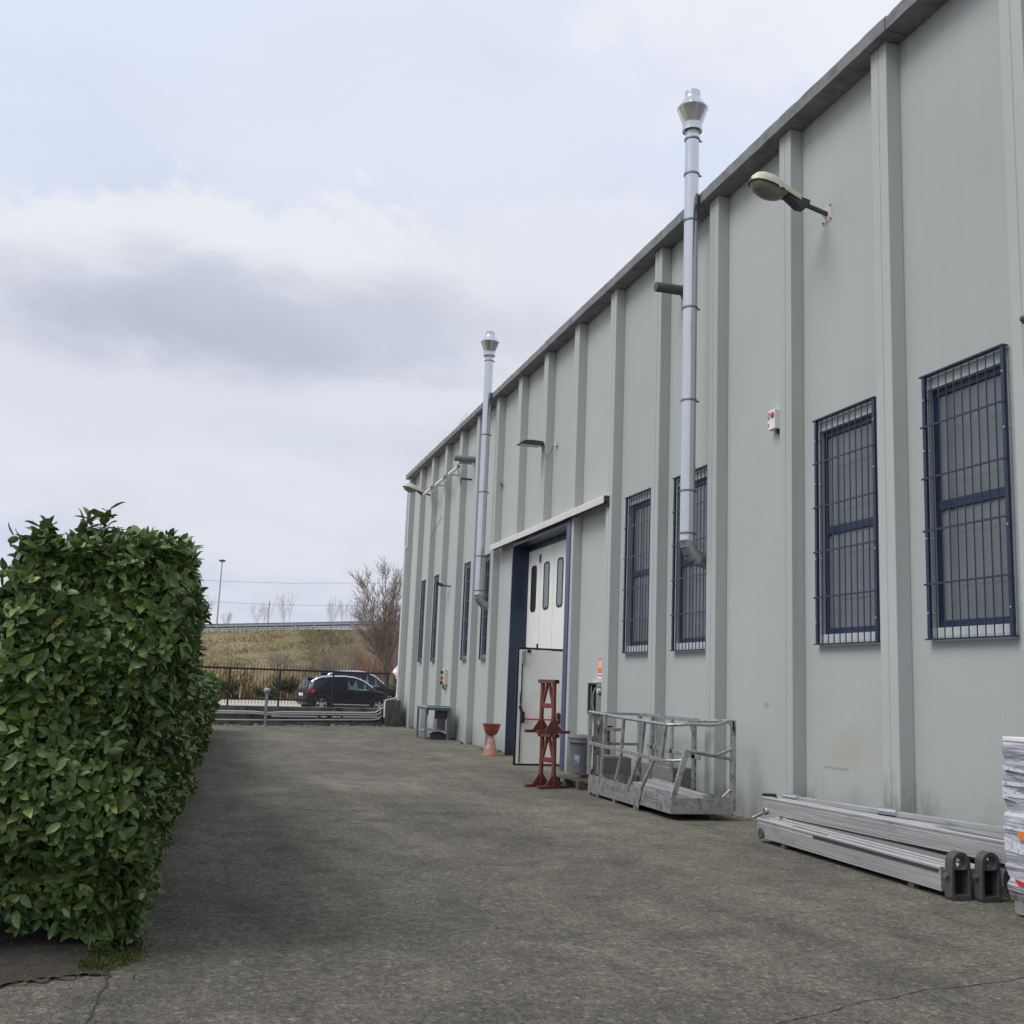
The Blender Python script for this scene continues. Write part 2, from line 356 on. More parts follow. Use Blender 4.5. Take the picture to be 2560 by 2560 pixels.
def yard_mat():
    m = bpy.data.materials.new('worn yard concrete'); m.use_nodes = True; t = m.node_tree; b = t.nodes['Principled BSDF']
    g = N(t, 'ShaderNodeNewGeometry'); P = g.outputs['Position']
    big = noise(t, vmap(t, P, (1.0,.55,1), (11.3,4.1,0)), .50, 7, .68, .8); mid = noise(t, P, 2.2, 7, .72, .6); fine = noise(t, P, 17, 5, .72, .3)
    c = ramp(t, big, [(.30, (.128,.119,.096)), (.45, (.171,.158,.126)), (.58, (.216,.200,.158)), (.72, (.262,.245,.196))])
    c = mixc(t, 1.0, c, ramp(t, mid, [(.28, .69), (.5, 1.0), (.72, 1.29)]), 'MULTIPLY')
    c = mixc(t, 1.0, c, ramp(t, fine, [(.30, .70), (.5, 1.0), (.70, 1.30)]), 'MULTIPLY')
    # exposed aggregate: each stone its own tone
    v = N(t, 'ShaderNodeTexVoronoi'); v.inputs['Scale'].default_value = 52; L(t, P, v.inputs['Vector'])
    sv = N(t, 'ShaderNodeSeparateColor'); L(t, v.outputs['Color'], sv.inputs[0])
    c = mixc(t, 1.0, c, ramp(t, sv.outputs[0], [(0, .74), (.55, .98), (.85, 1.13), (.95, 1.3), (1, 1.75)]), 'MULTIPLY')
    tracks = noise(t, vmap(t, P, (2.6,.16,1), (3,1,0)), 1.0, 5, .62, .4)
    c = mixc(t, 1.0, c, ramp(t, tracks, [(.32, .90), (.5, 1.0), (.68, 1.07)]), 'MULTIPLY')
    # rusty, oily and pale stains
    for loc, sc_, lo, hi, k, cc in (((4,2,0),1.1,.56,.68,.5,(.070,.066,.060)), ((9,7,0),.8,.58,.72,.45,(.200,.160,.125)), ((2,5,3),1.7,.62,.72,.4,(.115,.088,.078)), ((7,1,8),2.3,.64,.74,.45,(.23,.222,.20))):
        c = mixc(t, math_(t, 'MULTIPLY', ramp(t, noise(t, vmap(t, P, (.8,1,1), loc), sc_, 7, .7, .4), [(lo, 0.0), (hi, 1.0)]), k), c, cc)
    L(t, c, b.inputs['Base Color']); b.inputs['Roughness'].default_value = .88; b.inputs['Specular IOR Level'].default_value = .25
    hgt = math_(t, 'ADD', math_(t, 'MULTIPLY', v.outputs['Distance'], .35), math_(t, 'ADD', math_(t, 'MULTIPLY', fine, 1.8), math_(t, 'MULTIPLY', mid, 1.8)))
    bn = N(t, 'ShaderNodeBump'); bn.inputs['Distance'].default_value = .028; bn.inputs['Strength'].default_value = 1.0
    L(t, hgt, bn.inputs['Height']); L(t, bn.outputs[0], b.inputs['Normal'])
    return m
M['yard'] = yard_mat()

def bank_mat():
    m = bpy.data.materials.new('winter grass slope'); m.use_nodes = True; t = m.node_tree; b = t.nodes['Principled BSDF']
    g = N(t, 'ShaderNodeNewGeometry'); P = g.outputs['Position']
    c = ramp(t, noise(t, vmap(t, P, (.5,1,1)), .45, 6, .65, .8), [(.32, (.235,.20,.115)), (.47, (.32,.255,.155)), (.58, (.235,.215,.11)), (.72, (.35,.27,.17))])
    c = mixc(t, 1.0, c, ramp(t, noise(t, P, 5, 6, .7), [(.25, .65), (.75, 1.3)]), 'MULTIPLY')
    L(t, c, b.inputs['Base Color']); b.inputs['Roughness'].default_value = .95; b.inputs['Specular IOR Level'].default_value = .1
    bn = N(t, 'ShaderNodeBump'); bn.inputs['Distance'].default_value = .15; L(t, noise(t, P, 4, 6, .7), bn.inputs['Height']); L(t, bn.outputs[0], b.inputs['Normal'])
    return m
M['bank'] = bank_mat()

def leaf_mat(name, stops, use_attr=True, rough=.38, spec=.5):
    m = bpy.data.materials.new(name); m.use_nodes = True; t = m.node_tree; b = t.nodes['Principled BSDF']
    if use_attr:
        a = N(t, 'ShaderNodeAttribute'); a.attribute_name = 'tone'; k = a.outputs['Fac']
    else: k = N(t, 'ShaderNodeObjectInfo').outputs['Random']
    g = N(t, 'ShaderNodeNewGeometry')
    c = ramp(t, k, stops)
    c = mixc(t, 1.0, c, ramp(t, noise(t, g.outputs['Position'], 30, 3, .6), [(.3, .8), (.7, 1.2)]), 'MULTIPLY')
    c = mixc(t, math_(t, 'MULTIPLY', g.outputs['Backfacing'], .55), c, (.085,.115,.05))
    L(t, c, b.inputs['Base Color']); b.inputs['Roughness'].default_value = rough; b.inputs['Specular IOR Level'].default_value = spec
    tr = N(t, 'ShaderNodeBsdfTranslucent'); L(t, c, tr.inputs[0])
    mx = N(t, 'ShaderNodeMixShader'); mx.inputs[0].default_value = .12
    L(t, b.outputs[0], mx.inputs[1]); L(t, tr.outputs[0], mx.inputs[2])
    L(t, mx.outputs[0], t.nodes['Material Output'].inputs[0])
    return m
LAUREL = [(0, (.058,.112,.040)), (.30, (.100,.176,.050)), (.62, (.148,.232,.060)), (.86, (.212,.285,.076)), (.965, (.26,.285,.088)), (1.0, (.42,.36,.11))]
M['twig2'] = mat('dead leaves', (.12,.085,.05), .9, .4, 40)
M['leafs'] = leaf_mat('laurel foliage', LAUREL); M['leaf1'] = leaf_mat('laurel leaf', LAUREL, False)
M['dry'] = leaf_mat('dry growth', [(0, (.11,.10,.05)), (.25, (.27,.22,.10)), (.5, (.42,.28,.15)), (.75, (.62,.48,.27)), (1, (.52,.25,.16))], True, .9, .1)
M['grass'] = leaf_mat('winter grass blades', [(0, (.24,.22,.11)), (.4, (.40,.325,.195)), (.7, (.48,.37,.23)), (1, (.36,.34,.16))], True, .9, .1)
M['scrub'] = leaf_mat('dark scrub', [(0, (.035,.045,.022)), (.5, (.075,.09,.038)), (1, (.15,.14,.065))], True, .8, .2)
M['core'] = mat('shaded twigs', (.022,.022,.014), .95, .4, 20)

# ------------------------------------------------------------------ ground
def sheet(name, pts, z, m, k='structure', thick=0):
    b = MB()
    if thick: b.prism([(p[0], p[1]) for p in pts], (0,0,z-thick), (1,0,0), (0,1,0), (0,0,thick))
    else: b.add([(p[0], p[1], z) for p in pts], [tuple(range(len(pts)))])
    return kind(b.build(name, m), k)
WS = .43                                        # slope of the boundary wall in plan
def wy(x): return 33.8 + WS*x                   # its front face
sheet('ground', [(-900,-600),(900,-600),(900,1500),(-900,1500)], -.06, M['bank'])
sheet('yard', [(-60,-40),(40,-40),(40,wy(40)+.1),(-60,wy(-60)+.1)], 0, M['yard'])
# pale concrete road beyond the wall
def road_far(x): return 63.2 + 1.0*x if x > 0 else 63.2 + .55*x
kind(MB().prism([(-60,wy(-60)+.3),(40,wy(40)+.3),(40,97),(14,77),(7,70.5),(0,63.2),(-12,57),(-60,34)][::1], (0,0,-.05), (1,0,0), (0,1,0), (0,0,.15)).build('road', M['palecon']), 'structure')
# motorway embankment
def bank_top(x): return 4.35 + .073*(x-.75)
def bank():
    b = MB(); xs = np.linspace(-70, 60, 66); rows = 16
    for i, x in enumerate(xs):
        y0 = road_far(x) - .3 + .5*math.sin(x*.9) if x < 30 else road_far(30)+.2*(x-30)
        y1 = max(74.5, y0+4)
        zt = max(1.2, bank_top(x))
        for j in range(rows):
            t = j/(rows-1)
            zz = -.1 + (zt+.1)*(t**.85) + (.22*math.sin(x*1.7+j*1.3)*math.sin(j*.9+x*.6) if 0 < j < rows-1 else 0)
            b.v.append((x, y0+(y1-y0)*t, zz))
        b.v.append((x, y1+11, zt+.0)); b.v.append((x, y1+30, -.1))
    R_ = rows+2
    for i in range(len(xs)-1):
        for j in range(R_-1): b.f.append((i*R_+j, (i+1)*R_+j, (i+1)*R_+j+1, i*R_+j+1))
    kind(b.build('embankment', M['bank'], smooth=True), 'structure')
bank()
mw = MB()
for a in range(-60, 56, 4):
    y = max(74.5, (road_far(a) if a < 30 else 93)+3.7)
    y2 = max(74.5, (road_far(a+4) if a+4 < 30 else 93)+3.7)
    mw.quad((a, y+2, bank_top(a)+.03), (a+4, y2+2, bank_top(a+4)+.03), (a+4, y2+9.5, bank_top(a+4)+.03), (a, y+9.5, bank_top(a)+.03))
kind(mw.build('motorway', M['tarmac']), 'structure')

# soil bed under the hedge, moss, cracks
bed = [(-3.5,5.75),(-1.6,5.93),(-1.1,6.02),(-.84,6.07),(-.66,6.16),(-.5,6.20),(-.35,6.26),(-.29,6.42),(-.25,6.7),(-.23,7.2),(-.26,8.1),(-.22,9.2),(-.25,10.4),(-.19,11.7),(-.16,12.9),(-.12,16),(-.02,22),(.12,30),(.15,33.5),(-3.2,32.2)]
sheet('soil_bed', bed, .012, M['soil'])
def ribbon(name, pts, w, z, m, jit=.3):
    b = MB(); n = 0
    P = []
    for a, c in zip(pts[:-1], pts[1:]):
        a, c = Vector((*a,0)), Vector((*c,0)); k = max(2, int((c-a).length/.05))
        for i in range(k): P.append(a.lerp(c, i/k))
    P.append(Vector((*pts[-1],0)))
    for i, p in enumerate(P):
        d = (P[min(i+1,len(P)-1)]-P[max(i-1,0)]).normalized(); q = Vector((-d.y,d.x,0))
        o = q*rnd.uniform(-1,1)*w*1.1; ww = w*rnd.uniform(1-jit*2, 1+jit)/2
        b.v += [tuple(p+o+q*ww+Vector((0,0,z))), tuple(p+o-q*ww+Vector((0,0,z)))]
        if i: k = 2*i; b.f.append((k-2,k-1,k+1,k))
    return kind(b.build(name, m), 'structure')
ribbon('ground_crack', [(2.6,4.82),(2.9,4.92),(3.16,5.0),(3.56,5.18),(3.76,5.2),(3.99,5.31),(4.27,5.33),(4.7,5.42),(5.3,5.6)], .008, .004, M['crack'])
ribbon('slab_joint', [(-.34,6.24),(-.345,5.6),(-.39,5.2),(-.42,4.4)], .013, .004, M['crack'])
ribbon('slab_joint', [(-1.6,5.90),(-1.0,5.99),(-.7,6.10),(-.36,6.22)], .035, .016, M['crack'], .45)
ribbon('ground_crack', [(.2,13.6),(1.0,13.3),(2.4,13.1),(3.6,12.9)], .02, .004, M['crack'], .5)
for pts in ([(2.62,6.6),(2.95,6.28)], [(2.95,6.45),(3.22,6.15)], [(2.35,6.55),(2.42,6.38)], [(3.9,10.5),(4.15,10.45)], [(4.0,10.9),(4.35,10.82)], [(4.6,9.2),(4.75,9.18)], [(4.65,8.2),(4.8,8.12)], [(4.3,6.9),(4.42,6.86)]):
    ribbon('scrape_mark', pts, .007, .004, M['scratch'], .45)

# ------------------------------------------------------------------ factory
D, WX, S, Y2 = 6.775, 6.955, 2.0033, 9.237
TOP = 8.875
fac = thing('factory_building', 'long pale grey precast factory hall with vertical ribs and barred windows', 'building', (WX, 20, 0))
def ry(i): return Y2 + (i-2)*S                   # near edge of rib i
I0, I1 = -14, 16  # bays behind the camera are unseen, added for the flues to reflect
YE = ry(16)+.30
def wall_panel(y0, y1, hole=None, x0=WX, depth=.22, z1=TOP, z0=-.1):
    b = MB()
    if hole is None: b.box(x0, x0+depth, y0, y1, z0, z1)
    else:
        a, c, e, g = hole; ys = [y0,a,c,y1]; zs = [z0,e,g,z1]
        for side, x in ((0, x0), (1, x0+depth)):
            o = len(b.v); b.v += [(x, y, z) for y in ys for z in zs]
            for i in range(3):
                for j in range(3):
                    if (i, j) != (1, 1): b.f.append((o+i*4+j, o+i*4+j+1, o+(i+1)*4+j+1, o+(i+1)*4+j))
        k = lambda s, i, j: s*16+i*4+j
        for (i, j), (i2, j2) in (((1,1),(1,2)),((1,2),(2,2)),((2,2),(2,1)),((2,1),(1,1))):
            b.f.append((k(0,i,j), k(0,i2,j2), k(1,i2,j2), k(1,i,j)))
        for i in range(3): b.f += [(k(0,i,0),k(0,i+1,0),k(1,i+1,0),k(1,i,0)), (k(0,i,3),k(0,i+1,3),k(1,i+1,3),k(1,i,3))]
        for j in range(3): b.f += [(k(0,0,j),k(0,0,j+1),k(1,0,j+1),k(1,0,j)), (k(0,3,j),k(0,3,j+1),k(1,3,j+1),k(1,3,j))]
    return b.build('wall_panel', M['wall'], fac)
RW = .28
WIN = {1: (7.74, 8.90), 2: (9.71, 10.90), 4: (13.71, 14.89), 5: (15.69, 16.86), 10: (25.88, 26.66), 11: (27.89, 28.72), 13: (32.04, 32.76), 14: (34.10, 34.80)}
ZB, ZT = 2.205, 4.888
for i in range(I0, I1):
    y0, y1 = ry(i)+RW/2+.006, ry(i+1)+RW/2-.006
    if 7 <= i <= 9:
        continue
    if i in WIN:
        a, c = WIN[i]; wall_panel(y0, y1, (a+.03, c+.03, ZB+.03, ZT-.03))
    else: wall_panel(y0, y1)
GY0, GY1, GZ = 19.39, 23.43, 4.83                 # gate opening
wall_panel(ry(7)+RW/2+.006, GY0-.003, None, z1=GZ) if ry(7)+RW/2+.006 < GY0-.01 else None; wall_panel(GY1+.058, ry(10)+RW/2-.006, None, z1=GZ)
for a, c in ((ry(7)+RW/2+.006, ry(8)+RW/2), (ry(8)+RW/2+.008, ry(9)+RW/2), (ry(9)+RW/2+.008, ry(10)+RW/2-.006)): wall_panel(a, c, None, z0=GZ+.001)
def rib(y, z0=-.1, z1=TOP, half=None):
    b = MB()
    # two half ribs with a sealed joint between them, flared where they meet the panel
    hw = RW/2 - .007
    if half != 'far': b.prism([(0,0),(0,hw),(-(WX-D)+.0,hw),(-(WX-D),.0),(-(WX-D)+.02,-.0)][:4], (WX+.02-.02, y, z0), (1,0,0), (0,1,0), (0,0,z1-z0))
    if half != 'near': b.prism([(0,RW/2+.007),(0,RW+.035),(-(WX-D),RW),(-(WX-D),RW/2+.007)], (WX, y, z0), (1,0,0), (0,1,0), (0,0,z1-z0))
    b.box(D+.007, WX-.002, y+hw-.004, y+RW/2+.011, z0+.001, z1-.001)
    return b.build('rib', M['wall'], fac, bevel=.008)
for i in range(I0, I1+1):
    if i in (8, 9): rib(ry(i), 5.0)
    elif i == 7: rib(ry(i), 4.9); MB().box(D, WX-.001, ry(7), GY0-.004, -.1, 4.899).build('rib', M['wall'], fac, bevel=.008)
    else: rib(ry(i))
# far return wall, rear and roof
MB().box(D+.01, WX+.02, ry(16)+RW+.036, YE+.06, -.1, TOP-.002).box(WX+.021, 30, YE-.16, YE+.06, -.1, TOP).build('gable_wall', M['wall'], fac)
MB().box(WX+.222, WX+.30, ry(I0)+.3, GY0-.4, -.1, TOP-.01).box(WX+.222, WX+.30, GY1+.4, YE-.17, -.1, TOP-.01).build('inner_lining', M['void'], fac)
MB().box(WX+.23, 30, ry(I0), YE-.17, TOP+.01, TOP+.09).build('roof', M['roof'], fac)
MB().box(29.8, 30, ry(I0), YE-.17, -.1, TOP).box(WX+.23, 29.79, ry(I0), ry(I0)+.2, -.1, TOP).build('rear_wall', M['wall'], fac)
# coping slabs
FX = 6.649
js = [ry(-14), ry(-10), ry(-7), ry(-4), ry(-1)+.04, ry(2)-.17, ry(5)-.24, ry(8)-.1, ry(11), ry(13)-.15, YE+.1]
for a, c in zip(js[:-1], js[1:]):
    b = MB(); n = max(2, int((c-a)/.12)); off = rnd.uniform(-.012, .012); rough = .012 if a < 9 else .004
    for k in range(n+1):
        y = a+.008+(c-a-.016)*k/n; dz = off + rnd.uniform(-rough, rough); dx = rnd.uniform(-.004, .004)
        b.v += [(FX+dx, y, TOP+.004), (FX+dx, y, TOP+.155+dz), (FX+.02+dx, y, TOP+.178+dz), (7.45, y, TOP+.15), (7.45, y, TOP+.004)]
        if k:
            o = (k-1)*5
            for q in range(5): q2 = (q+1)%5; b.f.append((o+q, o+q2, o+5+q2, o+5+q))
    b.f += [(4,3,2,1,0), tuple(n*5+q for q in range(5))]
    b.build('coping_slab', M['cap'], fac)

# ---- barred windows
GX = 6.892
def window(i):
    a, c = WIN[i]; w = c-a
    oa, oc, zb, zt = a+.03, c+.03, ZB+.03, ZT-.03
    fr = MB()
    xf0, xf1 = WX+.07, WX+.12
    fy0, fy1, fz0, fz1 = oa+.018, oc-.018, zb+.08, zt-.10
    t = .055
    for y0, y1, z0, z1 in ((fy0,fy0+t,fz0,fz1),(fy1-t,fy1,fz0,fz1)): fr.box(xf0, xf1, y0, y1, z0, z1)
    fr.box(xf0, xf1, fy0+t, fy1-t, fz0, fz0+.075).box(xf0, xf1, fy0+t, fy1-t, fz1-.075, fz1)
    zm = zb + (zt-zb)*.50
    fro = fr.build('window', M['blue'], fac, bevel=.004)
    MB().box(xf0-.004, xf1+.002, fy0+t+.001, fy1-t-.001, zm-.045, zm+.045).build('transom', M['blue'], fro)
    MB().box(xf0+.022, xf0+.03, fy0+t, fy1-t, fz0+.075, zm-.045).build('pane', M['pane'], fro)
    MB().box(xf0+.022, xf0+.03, fy0+t, fy1-t, zm+.045, fz1-.075).build('pane', M['pane'], fro)
    rv = MB().box(WX+.004, WX+.20, oa+.001, oa+.017, zb+.001, zt-.001).box(WX+.004, WX+.20, oc-.017, oc-.001, zb+.001, zt-.001)
    rv.box(WX+.004, WX+.20, oa+.018, oc-.018, zb+.001, zb+.079).box(WX+.004, WX+.20, oa+.018, oc-.018, zt-.099, zt-.001)
    rv.build('reveal', M['reveal'], fro)
    # grille
    g = MB().box(GX-.012, GX+.02, a-.0, a+.042, ZB, ZT-.008).build('window_grille', M['blue'], fac)
    MB().box(GX-.012, GX+.02, c-.042, c, ZB, ZT-.008).build('side_bar', M['blue'], g)
    MB().box(GX-.02, GX+.05, a-.0, c+.035, ZT-.007, ZT+.008).build('top_bar', M['blue'], g)
    MB().box(GX-.02, GX+.05, a-.0, c+.035, ZB-.014, ZB-.001).build('bottom_bar', M['blue'], g)
    for k in range(4):
        z = ZB + (ZT-ZB)*(k+1)/5
        q = MB().box(GX-.021, GX-.0125, a-.01, c+.028, z-.010, z+.010).build('cross_rail', M['blue'], g) if k == 0 else twin(q, g, (0, 0, (ZT-ZB)*k/5))
    nr = 9 if w > 1 else 7
    for k in range(nr):
        y = a+.02 + (w-.04)*(k+1)/(nr+1)
        if k == 0: r0 = MB().tube([(GX+.0, y, ZB), (GX+.0, y, ZT-.008)], .0066, 6).build('rod', M['blue'], g); yb = y
        else: twin(r0, g, (0, y-yb, 0))
    # fixing lugs back to the wall
    for z in (ZB+.25, ZB+1.0, ZB+1.9, ZT-.25):
        for y in (a+.02, c-.02):
            MB().tube([(GX-.018, y, z), (WX+.002, y, z)], .009, 6).build('fixing_bolt', M['zinc'], g)
for i in WIN: window(i)

# ---- big gate with folding leaves
PX = 7.16
MB().box(D-.012, PX+.06, GY1, GY1+.055, -.02, GZ).build('gate_jamb', M['blue'], fac, bevel=.004)
MB().box(D-.02, D+.10, GY0, GY0+.22, -.02, GZ).box(D+.10, PX+.06, GY0, GY0+.05, -.02, GZ).build('gate_jamb', M['bluelite'], fac, bevel=.004)
MB().box(D-.012, PX+.06, GY0+.221, GY1-.001, GZ-.06, GZ+.0).box(PX-.03, PX+.05, GY0+.06, GY1-.002, GZ-.16, GZ-.061).build('gate_lintel', M['blue'], fac)
pw = .932
def rrect(w, h, r, n=5):
    pts = []
    for cx, cy_, a0 in ((w/2-r, h/2-r, 0), (-w/2+r, h/2-r, 90), (-w/2+r, -h/2+r, 180), (w/2-r, -h/2+r, 270)):
        for k in range(n+1):
            a = R(a0+90*k/n); pts.append((cx+r*math.cos(a), cy_+r*math.sin(a)))
    return pts
for k in range(4):
    y1 = GY1-.004-k*pw; y0 = y1-pw+.022
    if k == 3: y0 = GY0+.06
    z0 = 2.34 if k == 2 else .02
    leaf = MB().box(PX, PX+.045, y0, y1, z0, GZ-.165).build('gate_leaf', M['white'], fac, bevel=.005)
    yc = (y0+y1)/2
    if k == 3: yc = y1-pw/2
    if k < 3:
        gk = MB(); o_, i_ = rrect(.40, 1.06, .11), rrect(.31, .97, .075)
        n = len(o_)
        for x in (PX-.012, PX-.001): gk.v += [(x, yc+p[0], 3.775+p[1]) for p in o_] + [(x, yc+p[0], 3.775+p[1]) for p in i_]
        for q in range(n):
            q2 = (q+1)%n
            gk.f += [(q, q2, n+q2, n+q), (q, 2*n+q, 2*n+q2, q2), (n+q, n+q2, 3*n+q2, 3*n+q)]
        gk.build('gasket', M['black'], leaf)
        MB().prism(i_, (PX-.003, yc, 3.775), (0,1,0), (0,0,1), (-.003,0,0)).build('pane', M['void'] if k == 0 else M['pane'], leaf)
    if k in (0, 2):
        for z in (2.42, 4.42): MB().box(PX-.03, PX-.001, y0-.035, y0+.02, z-.09, z+.09).build('hinge', M['black'], leaf, bevel=.004)
    MB().box(PX+.030, PX+.04, y0-.0215, y0-.001, z0, GZ-.17).build('seam', M['void'], leaf)
MB().box(PX+.5, PX+.52, GY0-.3, GY1+.3, -.02, GZ+.2).build('dark_interior', M['void'], fac)
# pedestrian leaf standing open, square to the wall
LY = 20.60
lf = MB().box(6.165, 7.13, LY, LY+.045, .035, 2.30).build('door_leaf', M['white'], fac, bevel=.004)
MB().box(6.128, 6.164, LY-.005, LY+.05, .0, 2.305).box(7.131, 7.155, LY-.005, LY+.05, .0, 2.305).box(6.128, 7.155, LY-.005, LY+.05, 2.306, 2.345).box(6.165, 7.13, LY-.005, LY+.05, -.0, .034).build('edge_seal', M['black'], lf)
MB().box(6.168, 6.225, LY-.012, LY-.0055, .04, 2.295).build('lock_stile', M['white'], lf)
MB().tube([(6.30,LY-.085,.915),(7.02,LY-.085,.915)], .017, 10).build('panic_bar', M['red'], lf, True)
pm = MB().box(6.228, 6.30, LY-.10, LY-.001, .84, 1.06); pm.box(7.0, 7.06, LY-.10, LY-.001, .83, 1.05); pm.beam((6.265,LY-.06,1.0),(6.20,LY-.05,1.18),.03,.05); pm.build('panic_lock', M['black'], lf, bevel=.008)
MB().tube([(6.215,LY-.05,1.22),(6.205,LY-.075,1.25),(6.205,LY-.075,1.42),(6.215,LY-.05,1.45)], .014, 8).tube([(6.235,LY-.02,.06),(6.235,LY-.02,2.24)], .013, 8).build('latch_rod', M['black'], lf, True)
MB().box(6.225, 6.29, LY-.06, LY-.001, 2.02, 2.27).build('shoot_bolt', M['zincdull'], lf, bevel=.006)
MB().box(6.33, 6.40, LY-.05, LY-.001, 2.245, 2.30).build('stay', M['black'], lf)
# canopy strip over the gate track
cx0 = 6.655; ys = [17.36, 19.61, 21.2, 22.75, 24.1, 25.2]
for a, c in zip(ys[:-1], ys[1:]):
    b = MB(); z = 4.862 + rnd.uniform(-.004,.004)
    b.prism([(0,0),(0,.115),(.02,.14),(.27,.165),(.27,.15),(.022,.12),(.022,.0)], (cx0+rnd.uniform(-.003,.003), a+.004, z), (1,0,0), (0,0,1), (0,c-a-.008,0))
    b.build('track_cover', M['whitetrim'], fac)
MB().box(cx0+.05, D-.004, ys[0]+.12, ys[-1]-.1, 4.868, 4.95).build('gate_track', M['black'], fac)
MB().box(cx0+.03, D-.01, ys[0]-.004, ys[0]+.1, 4.90, 5.0).box(D-.05, D-.01, ys[0]-.006, ys[0]+.06, 4.80, 4.90).build('track_bracket', M['dark'], fac)

# ------------------------------------------------------------------ flues
def flue(x, y, r, zb, ztop, seams, label, sweep=.10):
    t = thing('flue_pipe', label, 'chimney', (x, y, 0), 'steel flues on the facade')
    cuts = [zb] + seams + [ztop-.62]
    for a, c in zip(cuts[:-1], cuts[1:]):
        b = MB().lathe([(r*.985,a),(r,a+.03),(r,c-.03),(r*1.012,c-.012),(r*1.012,c)], (x,y,0), 24).build('pipe_section', M['zinc'], t, True)
    for z in seams + [zb+.10, ztop-.70]:
        k = MB().lathe([(r+.001,z-.017),(r+.015,z-.013),(r+.015,z+.013),(r+.001,z+.017)], (x,y,0), 24, False)
        k.box(x+r+.004, x+r+.05, y-.02, y+.0, z-.012, z+.012)
        k.build('clamp_band', M['band'], t, True)
    for z in [TOP+.1]:
        MB().beam((x+r+.01, y, z), (WX-.0 if z < TOP else FX+.004, y, z), .03, .03).build('wall_bracket', M['zincdull'], t)
    # cowl
    z = ztop
    MB().lathe([(r*1.0,z-.64),(r*1.03,z-.62),(r*1.03,z-.50),(r*.96,z-.47)], (x,y,0), 24).build('collar', M['zincdull'], t, True)
    MB().lathe([(r*1.42,z-.56),(r*1.40,z-.45),(r*1.44,z-.44),(r*2.15,z-.21),(r*2.26,z-.195),(r*2.26,z-.185)], (x,y,0), 28, False).lathe([(r*1.0,z-.545),(r*1.41,z-.545)], (x,y,0), 28, False).build('cowl_skirt', M['zinc'], t, True)
    MB().lathe([(r*2.24,z-.184),(r*2.1,z-.17),(r*1.18,z-.02),(r*1.10,z),(r*1.12,z+.015),(r*1.12,z+.095),(r*1.05,z+.10),(r*1.02,z+.02)], (x,y,0), 28, False).build('cowl_cap', M['zinc'], t, True)
    # segmented elbow turning into the wall
    n = 4; rad = .26; dirx = Vector((1, sweep, 0)).normalized(); pts = []
    for k in range(n+1):
        a = R(78*k/n); pts.append(Vector((x,y,zb)) + dirx*(rad*(1-math.cos(a))) + Vector((0,0,-rad*math.sin(a))))
    pts.append(pts[-1] + dirx*.22 + Vector((0,0,-.05)))
    el = MB().lathe([(r*1.01,zb-.01),(r*1.02,zb+.02),(r*.98,zb+.06)], (x,y,0), 24, False).build('elbow', M['zinc'], t, True)
    for k in range(n+1):
        a, c = pts[k], pts[k+1]; d = (c-a).normalized()
        MB().tube([a-d*.012, a, c, c+d*.008], [r*1.035, r*1.0, r*.985, r*.985], 24, False).build('elbow_segment', M['zincdull'], el, True)
flue(6.537, 13.66, .106, 3.73, 10.62, [4.45, 5.80, 7.22, 8.60, 9.35], 'nearer and larger looking steel flue rising past the eaves beside the arched lamp')
flue(6.535, 25.60, .108, 3.78, 10.58, [4.75, 6.4, 7.9], 'farther steel flue rising past the eaves left of the gate', .05)

